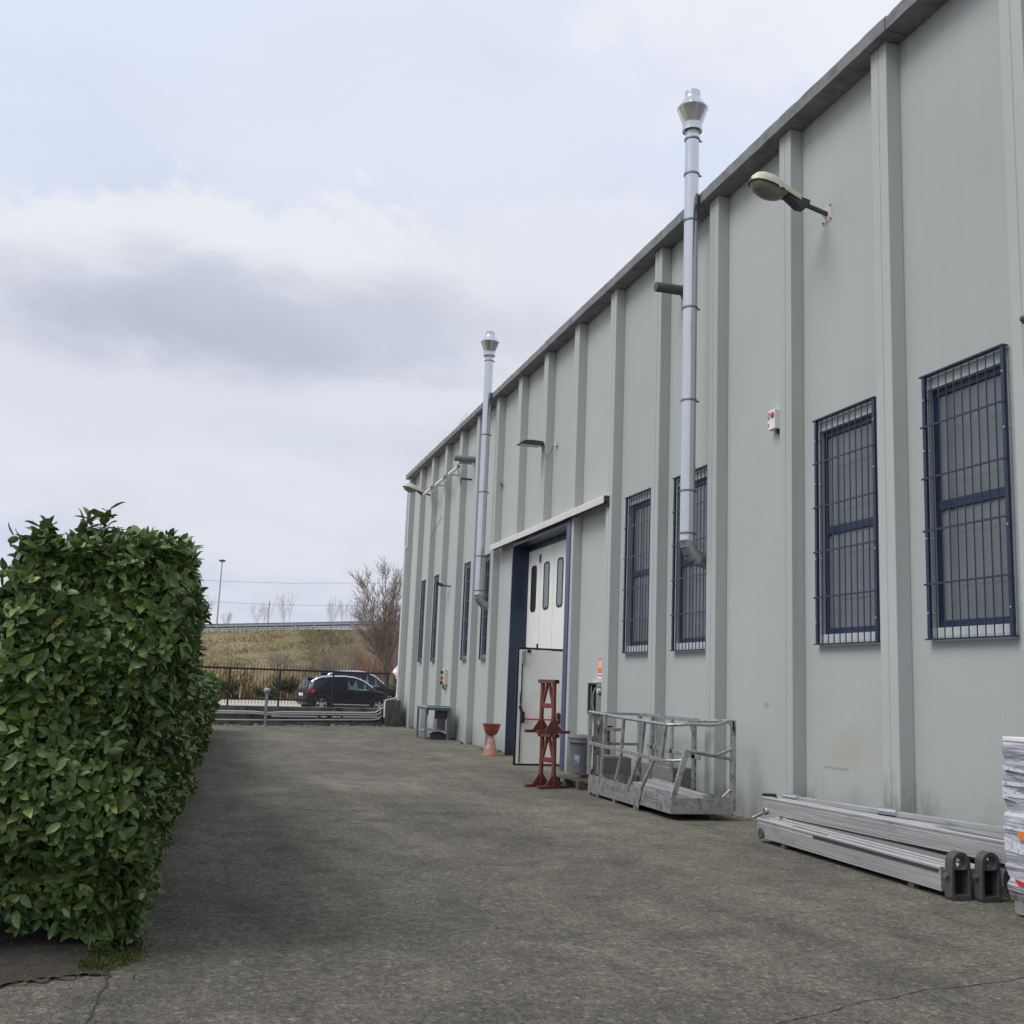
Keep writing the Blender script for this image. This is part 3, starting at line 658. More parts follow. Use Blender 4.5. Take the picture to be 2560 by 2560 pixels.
# ------------------------------------------------------------------ wall lamps
def cobra(y, zp, xp, label):
    t = thing('wall_lamp', label, 'lamp', (xp, y, zp), 'cream street lamps on the facade')
    pl = MB().box(xp-.008, xp, y-.10, y+.10, zp-.105, zp+.105).build('base_plate', M['pinkplate'], t, bevel=.002)
    MB().add([(xp-.009,y,zp-.02),(xp-.12,y,zp+.02),(xp-.009,y,zp-.10)], [(0,1,2)]).build('gusset', M['pinkplate'], pl)
    for dy in (-.08,.08):
        for dz in (-.085,.085): MB().tube([(xp-.009,y+dy,zp+dz),(xp-.018,y+dy,zp+dz)], .012, 6).build('bolt', M['dark'], pl)
    ax = Vector((-1,0,.235)).normalized(); up = Vector((.235,0,1)).normalized(); o = Vector((xp, y, zp+.0))
    MB().tube([o+Vector((.0,0,0)), o+ax*.33], .030, 12).build('arm', M['castiron'], t, True)
    o = o + ax*.29
    def P(s, w, h): return o + ax*s + Vector((0,w,0)) + up*h
    # housing: station (s, half width, top, rim height)
    st = [(0,.035,.055,.0),(.06,.062,.075,.0),(.22,.085,.10,.0),(.40,.125,.15,.005),(.55,.150,.175,.01),(.68,.140,.165,.012),(.75,.105,.135,.012),(.79,.055,.085,.012),(.80,.02,.05,.012)]
    b = MB(); n = 10
    for s, w, tp, rim in st:
        for k in range(n+1):
            a = math.pi*k/n; b.v.append(tuple(P(s, math.cos(a)*w, rim+math.sin(a)**.7*(tp-rim))))
    for i in range(len(st)-1):
        for k in range(n): q = i*(n+1)+k; b.f.append((q, q+1, q+n+2, q+n+1))
    b.f.append(tuple(range(n+1)))
    b.build('housing', M['cream'], t, True)
    rim = MB(); rp = [(s, w+.004) for s, w, _, _ in st if s > .28]
    ring = [P(s, w, .0) for s, w in rp] + [P(s, -w, .0) for s, w in rp[::-1]]
    rim.tube(ring+[ring[0]], .010, 6).build('rim', M['dark'], t)
    bw = MB(); ss = np.linspace(.31, .79, 11)
    for s in ss:
        u = (s-.31)/.48; w = np.interp(s, [q[0] for q in st], [q[1] for q in st]) if s < .785 else .03
        dep = .135*math.sin(math.pi*min(1, max(0, u)))**.6
        for k in range(9):
            a = math.pi*k/8; bw.v.append(tuple(P(s, math.cos(a)*w*.97, -math.sin(a)*dep)))
    for i in range(len(ss)-1):
        for k in range(8): q = i*9+k; bw.f.append((q, q+1, q+10, q+9))
    bw.build('bowl', M['lens'], t, True)
    MB().prism([(0,0),(.03,-.075),(.12,-.095),(.30,-.02),(.31,.0),(.31,.03),(0,.045)], P(.0,-.07,0), ax, up, (0,.14,0)).build('gear_cover', M['dark'], t, bevel=.008)
    MB().box(o.x-.47, o.x-.44, y-.16, y-.145, o.z+.09, o.z+.13).build('clip', M['whitetrim'], t)
cobra(10.69, 7.48, WX, 'cream arched street lamp on its arm, nearest on the wall')
cobra(33.86, 7.66, WX, 'cream arched street lamp at the far corner above the tube lights')
t = thing('floodlight', 'flat dark floodlight on an arm above the gate', 'lamp', (6.775, 21.40, 6.78))
z = 6.74
MB().prism([(0,0),(.10,-.0),(.50,-.0),(.56,.03),(.54,.085),(.30,.10),(.12,.085),(.02,.02)], (6.19, 21.26, z), (1,0,0.02), (0,0,1), (0,.28,0)).build('housing', M['dark'], t, bevel=.006)
MB().box(6.23, 6.66, 21.28, 21.52, z-.006, z-.0005).build('lens', M['zincdull'], t)
MB().box(6.69, 6.776, 21.37, 21.43, z+.02, z+.09).build('bracket', M['dark'], t)
cb = [(6.72,21.40,z+.01)] + [(6.77-.05+.17*k/8, 21.36-.30*k/8, z-.22*math.sin(math.pi*k/8)-.01-.03*k/8) for k in range(1,9)] + [(6.94,20.98,z-.05)]
MB().tube(cb, .008, 6).build('cable', M['cable'], t, True)
tag(MB().box(6.90, WX, 20.93, 21.03, z-.06, z+.05).build('junction_box', M['pipe'], bevel=.006), 'small pale junction box on the wall right of the dark floodlight', 'box')
t = thing('floodlight', 'small black floodlight angled down between the far windows', 'lamp', (WX, 30.65, 4.41))
MB().beam((6.62,30.75,4.46),(6.62,30.95,4.50),.24,.09,(.35,0,1)).build('housing', M['dark'], t, bevel=.008)
MB().beam((WX,30.65,4.41),(6.68,30.78,4.43),.025,.04).build('bracket', M['black'], t)

# tube lights on a rail near the far corner
t = thing('light_rail', 'row of three bright tube fittings on a horizontal rail by the far corner', 'lamp', (6.62, 31.5, 7.70))
x = 6.60
MB().tube([(x,28.75,7.76),(x,33.9,7.76)], .016, 8).build('rail', M['zincdull'], t)
for a, c in ((28.85,30.05),(30.65,31.95),(32.55,33.95)):
    k = MB().lathe([(.040,a),(.048,a+.02),(.048,c-.02),(.04,c)], (x,0,7.69), 16, True, 'y').build('tube_fitting', M['sheet'], t, True)
    MB().lathe([(.053,a-.03),(.053,a+.05)], (x,0,7.69), 16, True, 'y').build('end_cap', M['zincdull'], k, True)
    MB().tube([(x+.02,a+.08,7.62),(x+.04,a+.08,7.44)], .014, 6).build('gland', M['cable'], k)
MB().box(6.56, WX, 28.62, 28.65, 7.74, 7.80).build('end_bracket', M['zincdull'], t)
for y in (30.4, 32.3): MB().box(x-.01, WX, y, y+.04, 7.74, 7.78).build('wall_bracket', M['zincdull'], t)
b = MB().tube([(6.93,32.0,8.8),(6.93,32.0,7.55),(6.92,31.98,7.3)], .012, 6)
b.tube([(6.9,31.6,7.6),(6.88,31.5,6.9),(6.76,31.6,6.6),(6.74,32.2,6.35),(6.75,32.9,6.2),(6.77,33.25,6.18)], .010, 6)
b.tube([(6.93,31.97,7.3),(6.90,31.9,6.9),(6.94,31.85,6.55),(6.90,31.7,6.75)], .009, 6)
tag(b.build('loose_cable', M['cable'], smooth=True), 'thin loose cables hanging down the wall below the tube lights', 'cable')
tag(MB().box(6.89, WX, 31.92, 32.04, 7.22, 7.42).build('junction_box', M['pipe'], bevel=.006), 'pale junction box on the hanging cable below the tube lights', 'box')

# stub pipes
t = thing('vent_stub', 'grey exhaust stub with round flange left of the farther flue', 'pipe', (WX, 28.30, 7.80))
MB().lathe([(.085,-.62),(.09,-.60),(.09,0)], (WX,28.30,7.82), 18, False, 'x').lathe([(.084,-.618),(.078,-.05)], (WX,28.30,7.82), 18, True, 'x').build('pipe', M['stub'], t, True)
MB().lathe([(.19,-.012),(.19,-.002)], (WX,28.30,7.82), 24, True, 'x').build('flange', M['zincdull'], t, True)
t = thing('vent_stub', 'dark exhaust stub poking out beside the nearer flue', 'pipe', (WX, 14.75, 7.93))
MB().lathe([(.075,-.50),(.08,-.49),(.08,0)], (WX,14.75,7.95), 18, False, 'x').lathe([(.074,-.498),(.07,-.02)], (WX,14.75,7.95), 18, True, 'x').build('pipe', M['castiron'], t, True)
MB().lathe([(.13,-.012),(.13,-.002)], (WX,14.75,7.95), 20, True, 'x').build('flange', M['castiron'], t, True)
tag(MB().beam((WX,28.6,7.30),(6.62,28.6,7.30),.03,.05).beam((6.63,28.6,7.30),(6.63,28.6,7.12),.03,.03).build('wall_bracket', M['dark']), 'short dark empty bracket under the grey exhaust stub', 'bracket')
tag(MB().box(6.88,WX,25.22,25.36,6.58,6.66).tube([(6.90,25.3,6.66),(6.86,25.28,6.76)],.02,6).beam((6.95,25.42,6.52),(6.86,25.05,6.60),.02,.02).build('old_fitting', M['zincdull']), 'small broken wall fitting right of the farther flue', 'fitting')

# siren box
t = thing('alarm_box', 'white alarm siren box with a red lamp and louvres', 'alarm', (WX, 11.87, 5.13))
b = MB().box(6.852, WX, 11.775, 11.955, 5.00, 5.26).build('case', M['paper'], t, bevel=.008)
MB().lathe([(.012,-.018),(.036,-.013),(.044,-.003),(.044,0)], (6.852,11.825,5.185), 16, True, 'x').build('red_lamp', M['red'], b, True)
for k in range(6): MB().box(6.848, 6.8515, 11.885, 11.945, 5.135+k*.018, 5.142+k*.018).build('louvre', M['ink'], b)
MB().box(6.849, 6.8515, 11.915, 11.94, 5.04, 5.09).build('badge', M['ink'], b)
MB().box(6.90, WX-.003, 11.79, 11.83, 4.94, 4.999).build('cable_gland', M['black'], t)

# orange notices, meter box
t = thing('notice', 'orange and white notice stacked over a small white one near the gate', 'sign', (WX, 18.1, 1.95))
x = WX-.004
MB().box(x, WX-.001, 17.96, 18.19, 1.86, 2.12).build('orange_plate', M['orange'], t)
MB().box(x-.002, x-.0005, 18.0, 18.15, 1.955, 2.085).build('text_block', M['paper'], t)
for k in range(5): MB().box(x-.0035, x-.0025, 18.02, 18.13, 1.966+k*.024, 1.974+k*.024).build('text_line', M['orange'], t)
MB().box(x, WX-.001, 17.96, 18.19, 1.755, 1.85).build('white_plate', M['paper'], t)
MB().box(x-.002, x-.0005, 17.98, 18.17, 1.80, 1.825).build('text_line', M['ink'], t)
tag(MB().box(D-.005, D-.001, 37.30, 37.44, 1.66, 1.98).build('notice', M['orange']), 'small faded orange notice on the far corner rib', 'sign')
t = thing('meter_cabinet', 'open grey meter cabinet on the wall behind the work platform', 'cabinet', (WX, 18.0, 1.1))
MB().box(6.86, WX, 17.97, 18.00, 1.10, 1.68).box(6.86, WX, 18.41, 18.44, 1.10, 1.68).box(6.86, WX, 18.00, 18.41, 1.10, 1.13).box(6.86, WX, 18.00, 18.41, 1.65, 1.68).build('case', M['castiron'], t)
MB().box(6.85, WX, 17.98, 18.45, 1.6805, 1.695).build('top_lip', M['whitetrim'], t)
MB().box(6.935, WX-.002, 18.0, 18.41, 1.13, 1.65).build('backboard', M['void'], t)
MB().box(6.845, WX, 17.66, 17.965, 1.12, 1.675).build('meter_box', M['stub'], t, bevel=.006)
MB().box(6.841, 6.8445, 17.70, 17.84, 1.47, 1.60).build('dark_window', M['void'], t)
MB().lathe([(.01,-.06),(.045,-.05),(.05,0)], (6.841,17.76,1.535), 14, True, 'x').build('gauge', M['pipe'], t, True)
MB().tube([(6.90,18.2,1.14),(6.88,18.22,1.3),(6.89,18.2,1.5),(6.92,18.15,1.6)], .022, 8).tube([(6.89,18.32,1.62),(6.89,18.32,1.2)], .012, 6).build('hose', M['zincdull'], t, True)
t = thing('socket_box', 'pale industrial socket box with red plug above the steel table', 'socket', (WX, 30.6, 1.7))
MB().box(6.84, WX, 30.48, 30.78, 1.50, 1.95).build('case', M['cream'], t, bevel=.01)
for z, m in ((1.86,'dark'),(1.70,'red'),(1.56,'dark')): MB().lathe([(.05,-.07),(.055,0)], (6.84,30.64,z), 12, True, 'x').build('socket', M[m], t, True)
MB().tube([(6.86,30.6,1.5),(6.86,30.6,1.42),(6.90,30.56,1.36)], .03, 8).build('cable_gland', M['dark'], t, True)

# conduit down the corner and downpipe
b = MB().tube([(6.765,37.45,6.30),(6.73,37.42,6.34),(6.725,37.38,6.30),(6.725,37.38,1.15),(6.70,37.3,1.0),(6.60,37.05,.93),(6.30,36.45,.90),(6.16,36.28,.87),(6.11,36.20,.78),(6.11,36.18,.30)], .035, 10)
tag(b.build('conduit', M['pipe'], smooth=True), 'pale conduit running down the far corner and bending onto the low wall', 'pipe')
t = thing('downpipe', 'dark rainwater downpipe on the far end of the hall', 'pipe', (6.80, 37.72, 0))
MB().tube([(6.80,37.73,0.02),(6.80,37.73,8.4),(6.85,37.80,8.8)], .055, 10).build('pipe', M['zincdull'], t, True)
for z in (1.5,3.8,6.1): MB().lathe([(.062,z-.02),(.062,z+.02)], (6.80,37.73,0), 12).build('clip', M['dark'], t)
# antenna on the roof
t = thing('roof_antenna', 'small roof aerial with upright rods behind the eaves', 'antenna', (7.3, 31.5, 9.0))
MB().tube([(7.25,31.6,9.02),(7.25,31.6,9.45)], .02, 6).build('mast', M['antenna'], t)
MB().tube([(7.2,32.4,9.42),(7.3,29.9,9.42)], .016, 6).build('boom', M['antenna'], t)
for k, y in enumerate((32.3, 31.8, 31.5, 31.0)): MB().tube([(7.25,y,9.16),(7.25,y,9.70+.06*k)], .008, 5).build('rod', M['antenna'], t)
# rusted bracket on the nearest rib, at the picture's edge
tag(MB().box(6.73, D-.001, 7.275, 7.335, 4.933, 4.983).lathe([(.012,-.03),(.028,-.015),(.028,.02)], (6.715,7.295,4.963), 10, True, 'x').build('old_fitting', M['castiron']), 'rusty cut bracket on the nearest rib at the right edge', 'fitting')

# ------------------------------------------------------------------ things standing along the wall
# steel table
t = thing('steel_table', 'blue grey steel work table against the far wall', 'table', (6.4, 29.5, 0))
MB().box(5.99, 6.74, 28.72, 30.2, .865, .895).build('table_top', M['tabletop'], t, bevel=.003)
MB().box(6.02, 6.06, 28.80, 30.12, .80, .864).box(6.06, 6.72, 28.78, 28.82, .80, .864).build('apron', M['steeltable'], t)
leg0 = MB().box(6.02, 6.08, 28.92, 28.98, 0, .799).build('leg', M['steeltable'], t)
for dx, dy in ((0,1.12),(.62,0),(.62,1.12)): twin(leg0, t, (dx, dy, 0))
MB().box(6.30, 6.7, 28.95, 29.0, .56, .80).box(6.09, 6.13, 29.02, 29.14, .66, .80).build('tool_tray', M['dark'], t)
MB().box(6.06, 6.68, 28.99, 30.03, .22, .24).build('shelf', M['tabletop'], t)
MB().box(6.60, 6.62, 29.0, 30.03, .25, .80).build('back_panel', M['castiron'], t)
tag(MB().box(6.30, 6.66, 29.05, 29.5, .0, .16).box(6.34, 6.62, 29.10, 29.44, .161, .19).build('crate', M['dark'], bevel=.01), 'dark low crate under the steel table', 'crate')
tag(MB().tube([(6.2,29.2,.275),(6.25,29.8,.275)],.03,8).tube([(6.35,29.1,.265),(6.34,29.9,.265)],.02,8).build('pipe_offcuts', M['zincdull'], smooth=True), 'loose metal pipe offcuts on the table shelf', 'pipe')
tag(MB().box(6.1, 6.7, 28.9, 29.35, .8955, .915).build('board', M['green']), 'thin dark green board lying on the steel table', 'board')

# cone and bowl
t = thing('traffic_cone', 'faded red and white traffic cone carrying the planter bowl', 'cone', (6.36, 23.2, 0))
MB().lathe([(.175,0),(.175,.02),(.165,.028)], (6.36,23.2,0), 24).build('base', M['cone'], t, True)
MB().lathe([(.155,.029),(.052,.46),(.045,.47)], (6.36,23.2,0), 24).build('body', M['cone'], t, True)
for a in (.16, .30):
    ra = .155-(.103)*(a-.029)/.431; rb = .155-(.103)*(a+.06-.029)/.431
    MB().lathe([(ra+.002,a),(rb+.002,a+.06)], (6.36,23.2,0), 24, False).build('sleeve', M['conewhite'], t, True)
t = thing('planter_bowl', 'terracotta planter bowl balanced on the traffic cone', 'planter', (6.36, 23.2, .46))
MB().lathe([(.05,.445),(.09,.45),(.14,.50),(.18,.60),(.19,.665),(.205,.67),(.21,.70),(.195,.70),(.182,.675),(.165,.60),(.12,.52),(.01,.50)], (6.36,23.2,.0), 28).build('bowl', M['terracotta'], t, True)

# red oxide trestles
def trestle(base, rz, label, mtop='rust'):
    t = thing('trestle', label, 'trestle', base, 'red steel trestles', rz)
    H = .845
    # local x: the way the top tube runs, y: the way the feet run; two legs 0.32 apart
    for x in (-.16, .16):
        MB().box(x-.03, x+.03, -.32, .32, 0, .045).build('foot', M['rust'], t, local=True, bevel=.003)
        MB().prism([(-.17,.046),(.17,.046),(.045,.20),(-.045,.20)], (x-.008,0,0), (0,1,0), (0,0,1), (.016,0,0)).build('gusset', M['rust'], t, local=True)
        MB().beam((x,0,.046),(x*.93,0,H-.061), .06, .048, (0,1,0)).build('leg', M['rust'], t, local=True, bevel=.004)
    for x in (-1, 1): MB().beam((x*.130,0,.46),(x*.022,0,H-.061), .045, .04, (0,1,0)).build('brace', M['rust'], t, local=True, bevel=.003)
    MB().beam((-.128,0,.43),(.128,0,.43), .05, .075, (0,0,1)).build('cross_rail', M['rust'], t, local=True, bevel=.003)
    MB().box(-.215, .215, -.05, .05, H-.06, H).build('top_tube', M['rust'], t, local=True, bevel=.004)
    MB().box(.2153, .2165, -.044, .044, H-.054, H-.006).build('tube_end', M['rustend'], t, local=True)
    return t
trz = R(-68)
trestle((5.41, 16.28, 0), trz, 'lower red oxide trestle standing on the yard before the open door')
trestle((5.39, 16.30, .847), R(-70), 'upper red oxide trestle stacked on top of another')
trestle((6.33, 16.25, .155), R(-80), 'red oxide trestle half hidden behind the work platform')

# grey bin
t = thing('rubbish_bin', 'grey plastic bin with lid and blue label beside the platform', 'bin', (6.70, 18.25, 0))
bx_, by_ = 6.58, 17.95
b = MB()
prof = [(.165,.02),(.175,.10),(.205,.62),(.21,.64)]
b.lathe(prof, (bx_,by_,0), 24).build('body', M['bin'], t, True)
MB().lathe([(.212,.62),(.235,.625),(.235,.66),(.225,.665),(.225,.69),(.238,.695),(.238,.72),(.20,.75),(.02,.765)], (bx_,by_,0), 24).build('lid', M['bin'], t, True)
lb = MB()
for k in range(5):
    a0, a1 = R(214+6*k), R(214+6*(k+1))
    ra, rb = .197, .187
    lb.quad((bx_+ra*math.cos(a0),by_+ra*math.sin(a0),.42),(bx_+ra*math.cos(a1),by_+ra*math.sin(a1),.42),(bx_+rb*math.cos(a1),by_+rb*math.sin(a1),.24),(bx_+rb*math.cos(a0),by_+rb*math.sin(a0),.24))
lb.build('label_sticker', M['binlabel'], t)
MB().lathe([(.05,-.03),(.05,.03)], (bx_-.10,by_-.16,.05), 14, True, 'x').lathe([(.05,-.03),(.05,.03)], (bx_+.12,by_-.16,.05), 14, True, 'x').build('wheel', M['black'], t, True)

# dark pallet lying flat
def pallet(base, lx, ly, label, m, rz=0, h=.14, nd=6):
    t = thing('pallet', label, 'pallet', base, None, rz)
    for k in range(nd):
        x = -lx/2 + (lx-.1)*k/(nd-1)
        q = MB().box(x, x+.1, -ly/2, ly/2, h-.022, h+rnd.uniform(-.002,.002)).build('deck_board', m, t, local=True)
    for y in (-ly/2+.05, 0, ly/2-.05):
        MB().box(-lx/2, lx/2, y-.05, y+.05, h-.045, h-.0225).build('stringer', m, t, local=True)
        for x in (-lx/2+.07, 0, lx/2-.07): MB().box(x-.07, x+.07, y-.049, y+.049, .022, h-.0455).build('block', m, t, local=True)
        MB().box(-lx/2, lx/2, y-.048, y+.048, 0, .0215).build('runner', m, t, local=True)
    return t
pallet((6.25, 16.55, 0), .95, 1.15, 'dark weathered pallet lying behind the trestles', M['oldwood'], R(4))

# ---- aerial work platform basket
t = thing('work_platform', 'weathered aluminium work platform basket with guard rails on the yard', 'platform', (6.17, 13.8, 0))
XF, XB, YN, YL, YJ = 5.74, 6.57, 12.37, 15.31, 13.34
A = M['alu']
def bar(name, a, b_, w=.05, h=.03, m=A, up=(1,0,0)): return MB().beam(a, b_, w, h, up).build(name, m, t, bevel=.004)
def tub(name, pts, r=.021, m=A): return MB().tube(pts, r, 10).build(name, m, t, True)
# floor and toe boards
MB().box(XF+.012, XB-.012, YN+.012, YL-.012, .10, .13).build('floor', M['aludark'], t)
MB().prism([(YJ+.03,.052),(YL,.045),(YL,.305),(YJ-.04,.295)], (XF,0,0), (0,1,0), (0,0,1), (.01,0,0)).build('toe_board', A, t)
MB().prism([(YN,.083),(YJ+.012,.083),(YJ-.055,.285),(YN,.278)], (XF+.004,0,0), (0,1,0), (0,0,1), (.01,0,0)).build('toe_board', A, t)
MB().box(XF+.012, XB+.03, YN-.002, YN+.01, .083, .278).build('toe_board', M['alu'], t)
MB().box(XB, XB+.012, YN+.012, YL, .083, .278).box(XF+.012, XB, YL-.011, YL-.001, .05, .30).build('toe_board', M['aludark'], t)
# embossed maker's panel on the toe board, worn past reading
MB().box(XF-.004, XF-.0005, 13.86, 14.62, .235, .242).box(XF-.004, XF-.0005, 13.86, 14.62, .135, .142).box(XF-.004, XF-.0005, 13.86, 13.867, .143, .234).box(XF-.004, XF-.0005, 14.613, 14.62, .143, .234).build('embossed_panel', M['alu'], t)
k = MB()
for q in range(9):
    y = 13.93+q*.072
    k.box(XF-.004, XF-.0005, y, y+.012, .165, .215)
    if q % 2: k.box(XF-.004, XF-.0005, y+.013, y+.045, .205, .215)
    else: k.box(XF-.004, XF-.0005, y+.013, y+.04, .165, .175)
k.build('embossed_mark', M['aludark'], t)
MB().box(XF-.001, XF+.003, 12.72, 13.10, .205, .214).box(XF-.001, XF+.003, 12.72, 13.10, .165, .172).build('embossed_mark', M['aludark'], t)
bar('corner_strap', (XF-.008, YJ-.05, .30), (XF-.008, YJ+.055, .02), .05, .012)
for y, h in ((14.93,.046),(14.27,.046),(13.52,.05),(15.27,.046)): MB().box(XF+.0, XF+.045, y-.025, y+.025, .0, h).build('foot', A, t)
for y in (YN+.2, YN+1.6): MB().box(XB-.2, XB-.14, y-.025, y+.025, .0, .099).build('foot', M['aludark'], t)
# front guard rail
tub('top_rail', [(XF,YL,1.228),(XF,13.9,1.19),(XF,12.52,1.165)], .023)
bar('mid_rail', (XF,YL,.765),(XF,12.60,.712), .05, .03)
for a, c in (((XF,14.64,1.195),(XF,14.70,.79)),((XF,13.955,1.175),(XF,14.005,.765)),((XF,13.23,1.17),(XF,13.32,.755)),((XF,12.55,1.15),(XF,12.67,.75))): bar('upright', a, c, .055, .04)
for a, c in (((XF,14.72,.74),(XF,14.78,.31)),((XF,14.0,.72),(XF,14.20,.305)),((XF,13.36,.71),(XF,13.70,.30)),((XF,12.87,.72),(XF,13.30,.29))):
    bar('strut', a, c, .045, .035)
    if c[1] > 13.5: MB().prism([(-.07,0),(.07,0),(.025,.075),(-.025,.075)], (XF-.002,c[1],.297), (0,1,0), (0,0,1), (.012,0,0)).build('strut_foot', A, t)
bar('corner_post', (XF,YL-.02,.30),(XF,YL-.02,1.235), .06, .05)
# left end
for x in (5.84, 5.93): bar('end_upright', (x,YL,.30),(x,YL,1.21), .06, .02, M['aludark'], (0,1,0))
bar('end_rail', (XF,YL,1.21),(XB,YL,1.215), .04, .04, A)
bar('end_rail', (XF,YL,.76),(XB,YL,.76), .04, .03, M['aludark'])
bar('corner_post', (XB,YL,.28),(XB,YL,1.22), .07, .05, A)
MB().box(5.80, 6.02, YL-.03, YL-.012, .74, .90).build('control_plate', M['aludark'], t)
bar('end_rail', (6.02,YL-.01,.98),(6.30,YL-.01,.97), .05, .02, A)
# back guard rail
bar('back_top_rail', (XB,YL,1.215),(XB,13.25,1.205), .055, .045)
bar('back_mid_rail', (XB,15.0,.755),(XB,13.25,.715), .06, .03)
for y, w, m in ((14.83,.07,M['aludark']),(14.15,.07,A),(14.70,.03,A),(13.43,.10,M['aludark'])): bar('back_upright', (XB,y,.28),(XB,y,1.19), w, .03, m)
MB().prism([(0,0),(.14,.02),(.02,-.14)], (XB-.01,13.47,1.17), (0,1,0), (0,0,1), (.02,0,0)).build('corner_gusset', M['aludark'], t)
# open right end with its bent rails
tub('end_top_rail', [(XF,12.52,1.165),(5.84,12.41,1.172),(5.98,YN,1.188),(6.30,YN,1.182),(6.42,YN,1.205),(6.57,YN,1.25)], .022)
tub('back_top_rail', [(XB,13.27,1.205),(XB,12.9,1.218),(XB,YN,1.245)], .021)
tub('end_mid_rail', [(5.97,YN+.02,.86),(6.34,YN,.81),(6.40,YN,.82),(6.60,YN,.90)], .021)
tub('end_low_rail', [(5.97,YN+.03,.845),(6.58,YN+.02,.762)], .020)
tub('mid_rail_stub', [(XF,12.63,.712),(5.80,12.45,.725),(5.94,YN+.01,.737)], .019)
bar('end_strut', (5.965,YN+.012,.87),(5.775,YN+.012,.27), .075, .025, A, (0,1,0))
bar('corner_post', (6.60,YN,.115),(6.60,YN,1.25), .06, .055, A)
MB().prism([(0,0),(-.10,0),(0,-.16)], (6.60,YN-.03,1.25), (1,0,0), (0,0,1), (0,.02,0)).build('corner_gusset', A, t)
bar('gate_tube', (6.585,YN+.03,.29),(6.585,YN+.03,.80), .025, .025, A)
tub('floor_brace', [(6.46,YN+.02,.285),(6.57,YN+.02,.38)], .016)
# loose ledger beams lying in the basket
for (a, c, w, h) in (((6.44,14.7,.27),(6.40,12.72,.255),.09,.06), ((6.30,14.75,.20),(6.27,12.62,.20),.14,.10), ((6.49,14.6,.31),(6.44,13.6,.30),.04,.03)):
    tag(MB().beam(a, c, w, h).build('ledger_beam', M['alubeam'], bevel=.004), {.09: 'aluminium ledger beam lying along the back of the work platform', .14: 'widest aluminium beam lying on the floor of the work platform', .04: 'thin aluminium rail lying topmost in the work platform'}[w], 'beam', 'beams lying in the work platform')

# grey blocks behind the basket
tag(MB().box(6.02, 6.50, 15.45, 15.85, .0, .545).box(6.06, 6.46, 15.5, 15.8, .546, .56).build('block', M['block'], bevel=.012), 'grey block with flat top behind the left end of the work platform', 'block', 'grey blocks behind the platform')
tag(MB().box(6.56, 6.93, 14.2, 15.2, .0, .50).build('block', M['block'], bevel=.012), 'longer grey block against the wall behind the work platform', 'block', 'grey blocks behind the platform')

# ---- stacked aluminium beams with lifting eyes
def channel(name, a, c, w, h, label, m=M['alubeam'], group='long aluminium beams along the wall'):
    """hollow beam with ridged faces and rolled edges, from a to c (centres of the underside)"""
    a, c = Vector(a), Vector(c); t = thing(name, label, 'beam', a, group)
    d = (c-a).normalized(); side = Vector((-1,0,0)); side = (side - d*side.dot(d)).normalized(); up = Vector((0,0,1)); up = (up-d*up.dot(d)).normalized()
    if up.z < 0: up = -up
    poly = [(-w/2,0),(w/2,0)]
    n = 7
    for k in range(n):
        z0 = h*(.12+.68*k/n); z1 = h*(.12+.68*(k+.75)/n)
        poly += [(w/2, z0),(w/2+.004, z0+.002),(w/2+.004, z1),(w/2, z1+.002)]
    poly += [(w/2,h*.90),(w/2+.008,h*.92),(w/2+.008,h),(w/2-.03,h),(w/2-.03,h-.012),(-w/2+.03,h-.012),(-w/2+.03,h),(-w/2,h)]
    MB().prism(poly, a, side, up, c-a).build('body', m, t)
    MB().beam(a+side*(w/2-.008)+up*(h+.002), c+side*(w/2-.008)+up*(h+.002), .030, .010, up).build('rolled_edge', M['lip'], t, bevel=.003)
    MB().beam(a-side*(w/2-.012)+up*(h+.001), c-side*(w/2-.012)+up*(h+.001), .024, .006, up).build('rolled_edge', M['lip'], t)
    return t, d, side, up
t1, d, sd_, up_ = channel('lifting_beam', (6.105,10.72,.055), (6.105,7.69,.05), .17, .19, 'front lower aluminium beam on the ground with a lifting eye')
MB().prism([(-.045,0),(.045,.05),(.045,.7),(-.045,.6)], (6.105,9.5,.2335), (1,0,0), (0,1,0), (0,0,.003)).build('rust_patch', M['rustbrown'], t1)
MB().lathe([(.055,-.012),(.06,0)], (6.008,10.62,.10), 16, True, 'x').build('end_wheel', M['castiron'], t1, True)
MB().box(6.012, 6.0185, 7.72, 9.6, .195, .225).build('dark_groove', M['dark'], t1)
for x in (6.06, 6.15):
    for y in (8.1, 10.2): MB().box(x-.03, x+.03, y-.04, y+.04, .0, .05).build('skid', M['castiron'], t1)
t2, *_ = channel('lifting_beam', (6.315,10.70,.055), (6.315,7.63,.05), .17, .20, 'second lower aluminium beam with a lifting eye, next to the front one')
MB().box(6.238, 6.39, 7.8, 10.5, .256, .268).build('foam_strip', M['block'], t2)
for y in (8.1, 10.2): MB().box(6.26, 6.37, y-.04, y+.04, .0, .05).build('skid', M['castiron'], t2)
t3, *_ = channel('guide_beam', (6.32,10.98,.272), (6.545,7.05,.31), .17, .175, 'upper aluminium guide beam laid on top of the two lower beams')
MB().beam((6.24,11.0,.47),(6.38,10.93,.47),.05,.03).build('end_plate', M['black'], t3)
e3 = MB().lathe([(.035,-.02),(.045,0),(.035,.02)], (6.225,10.9,.30), 14, True, 'x').tube([(6.23,10.92,.29),(6.2,11.02,.24),(6.16,11.06,.21)], .018, 8).build('end_roller', M['zincdull'], t3, True)
MB().box(6.21, 6.24, 10.55, 10.58, .235, .29).build('stop', M['zincdull'], t3)
t4 = thing('rail_bundle', 'slender aluminium rail with two bright clips resting against the wall', 'beam', (6.66, 10.8, .45), 'long aluminium beams along the wall')
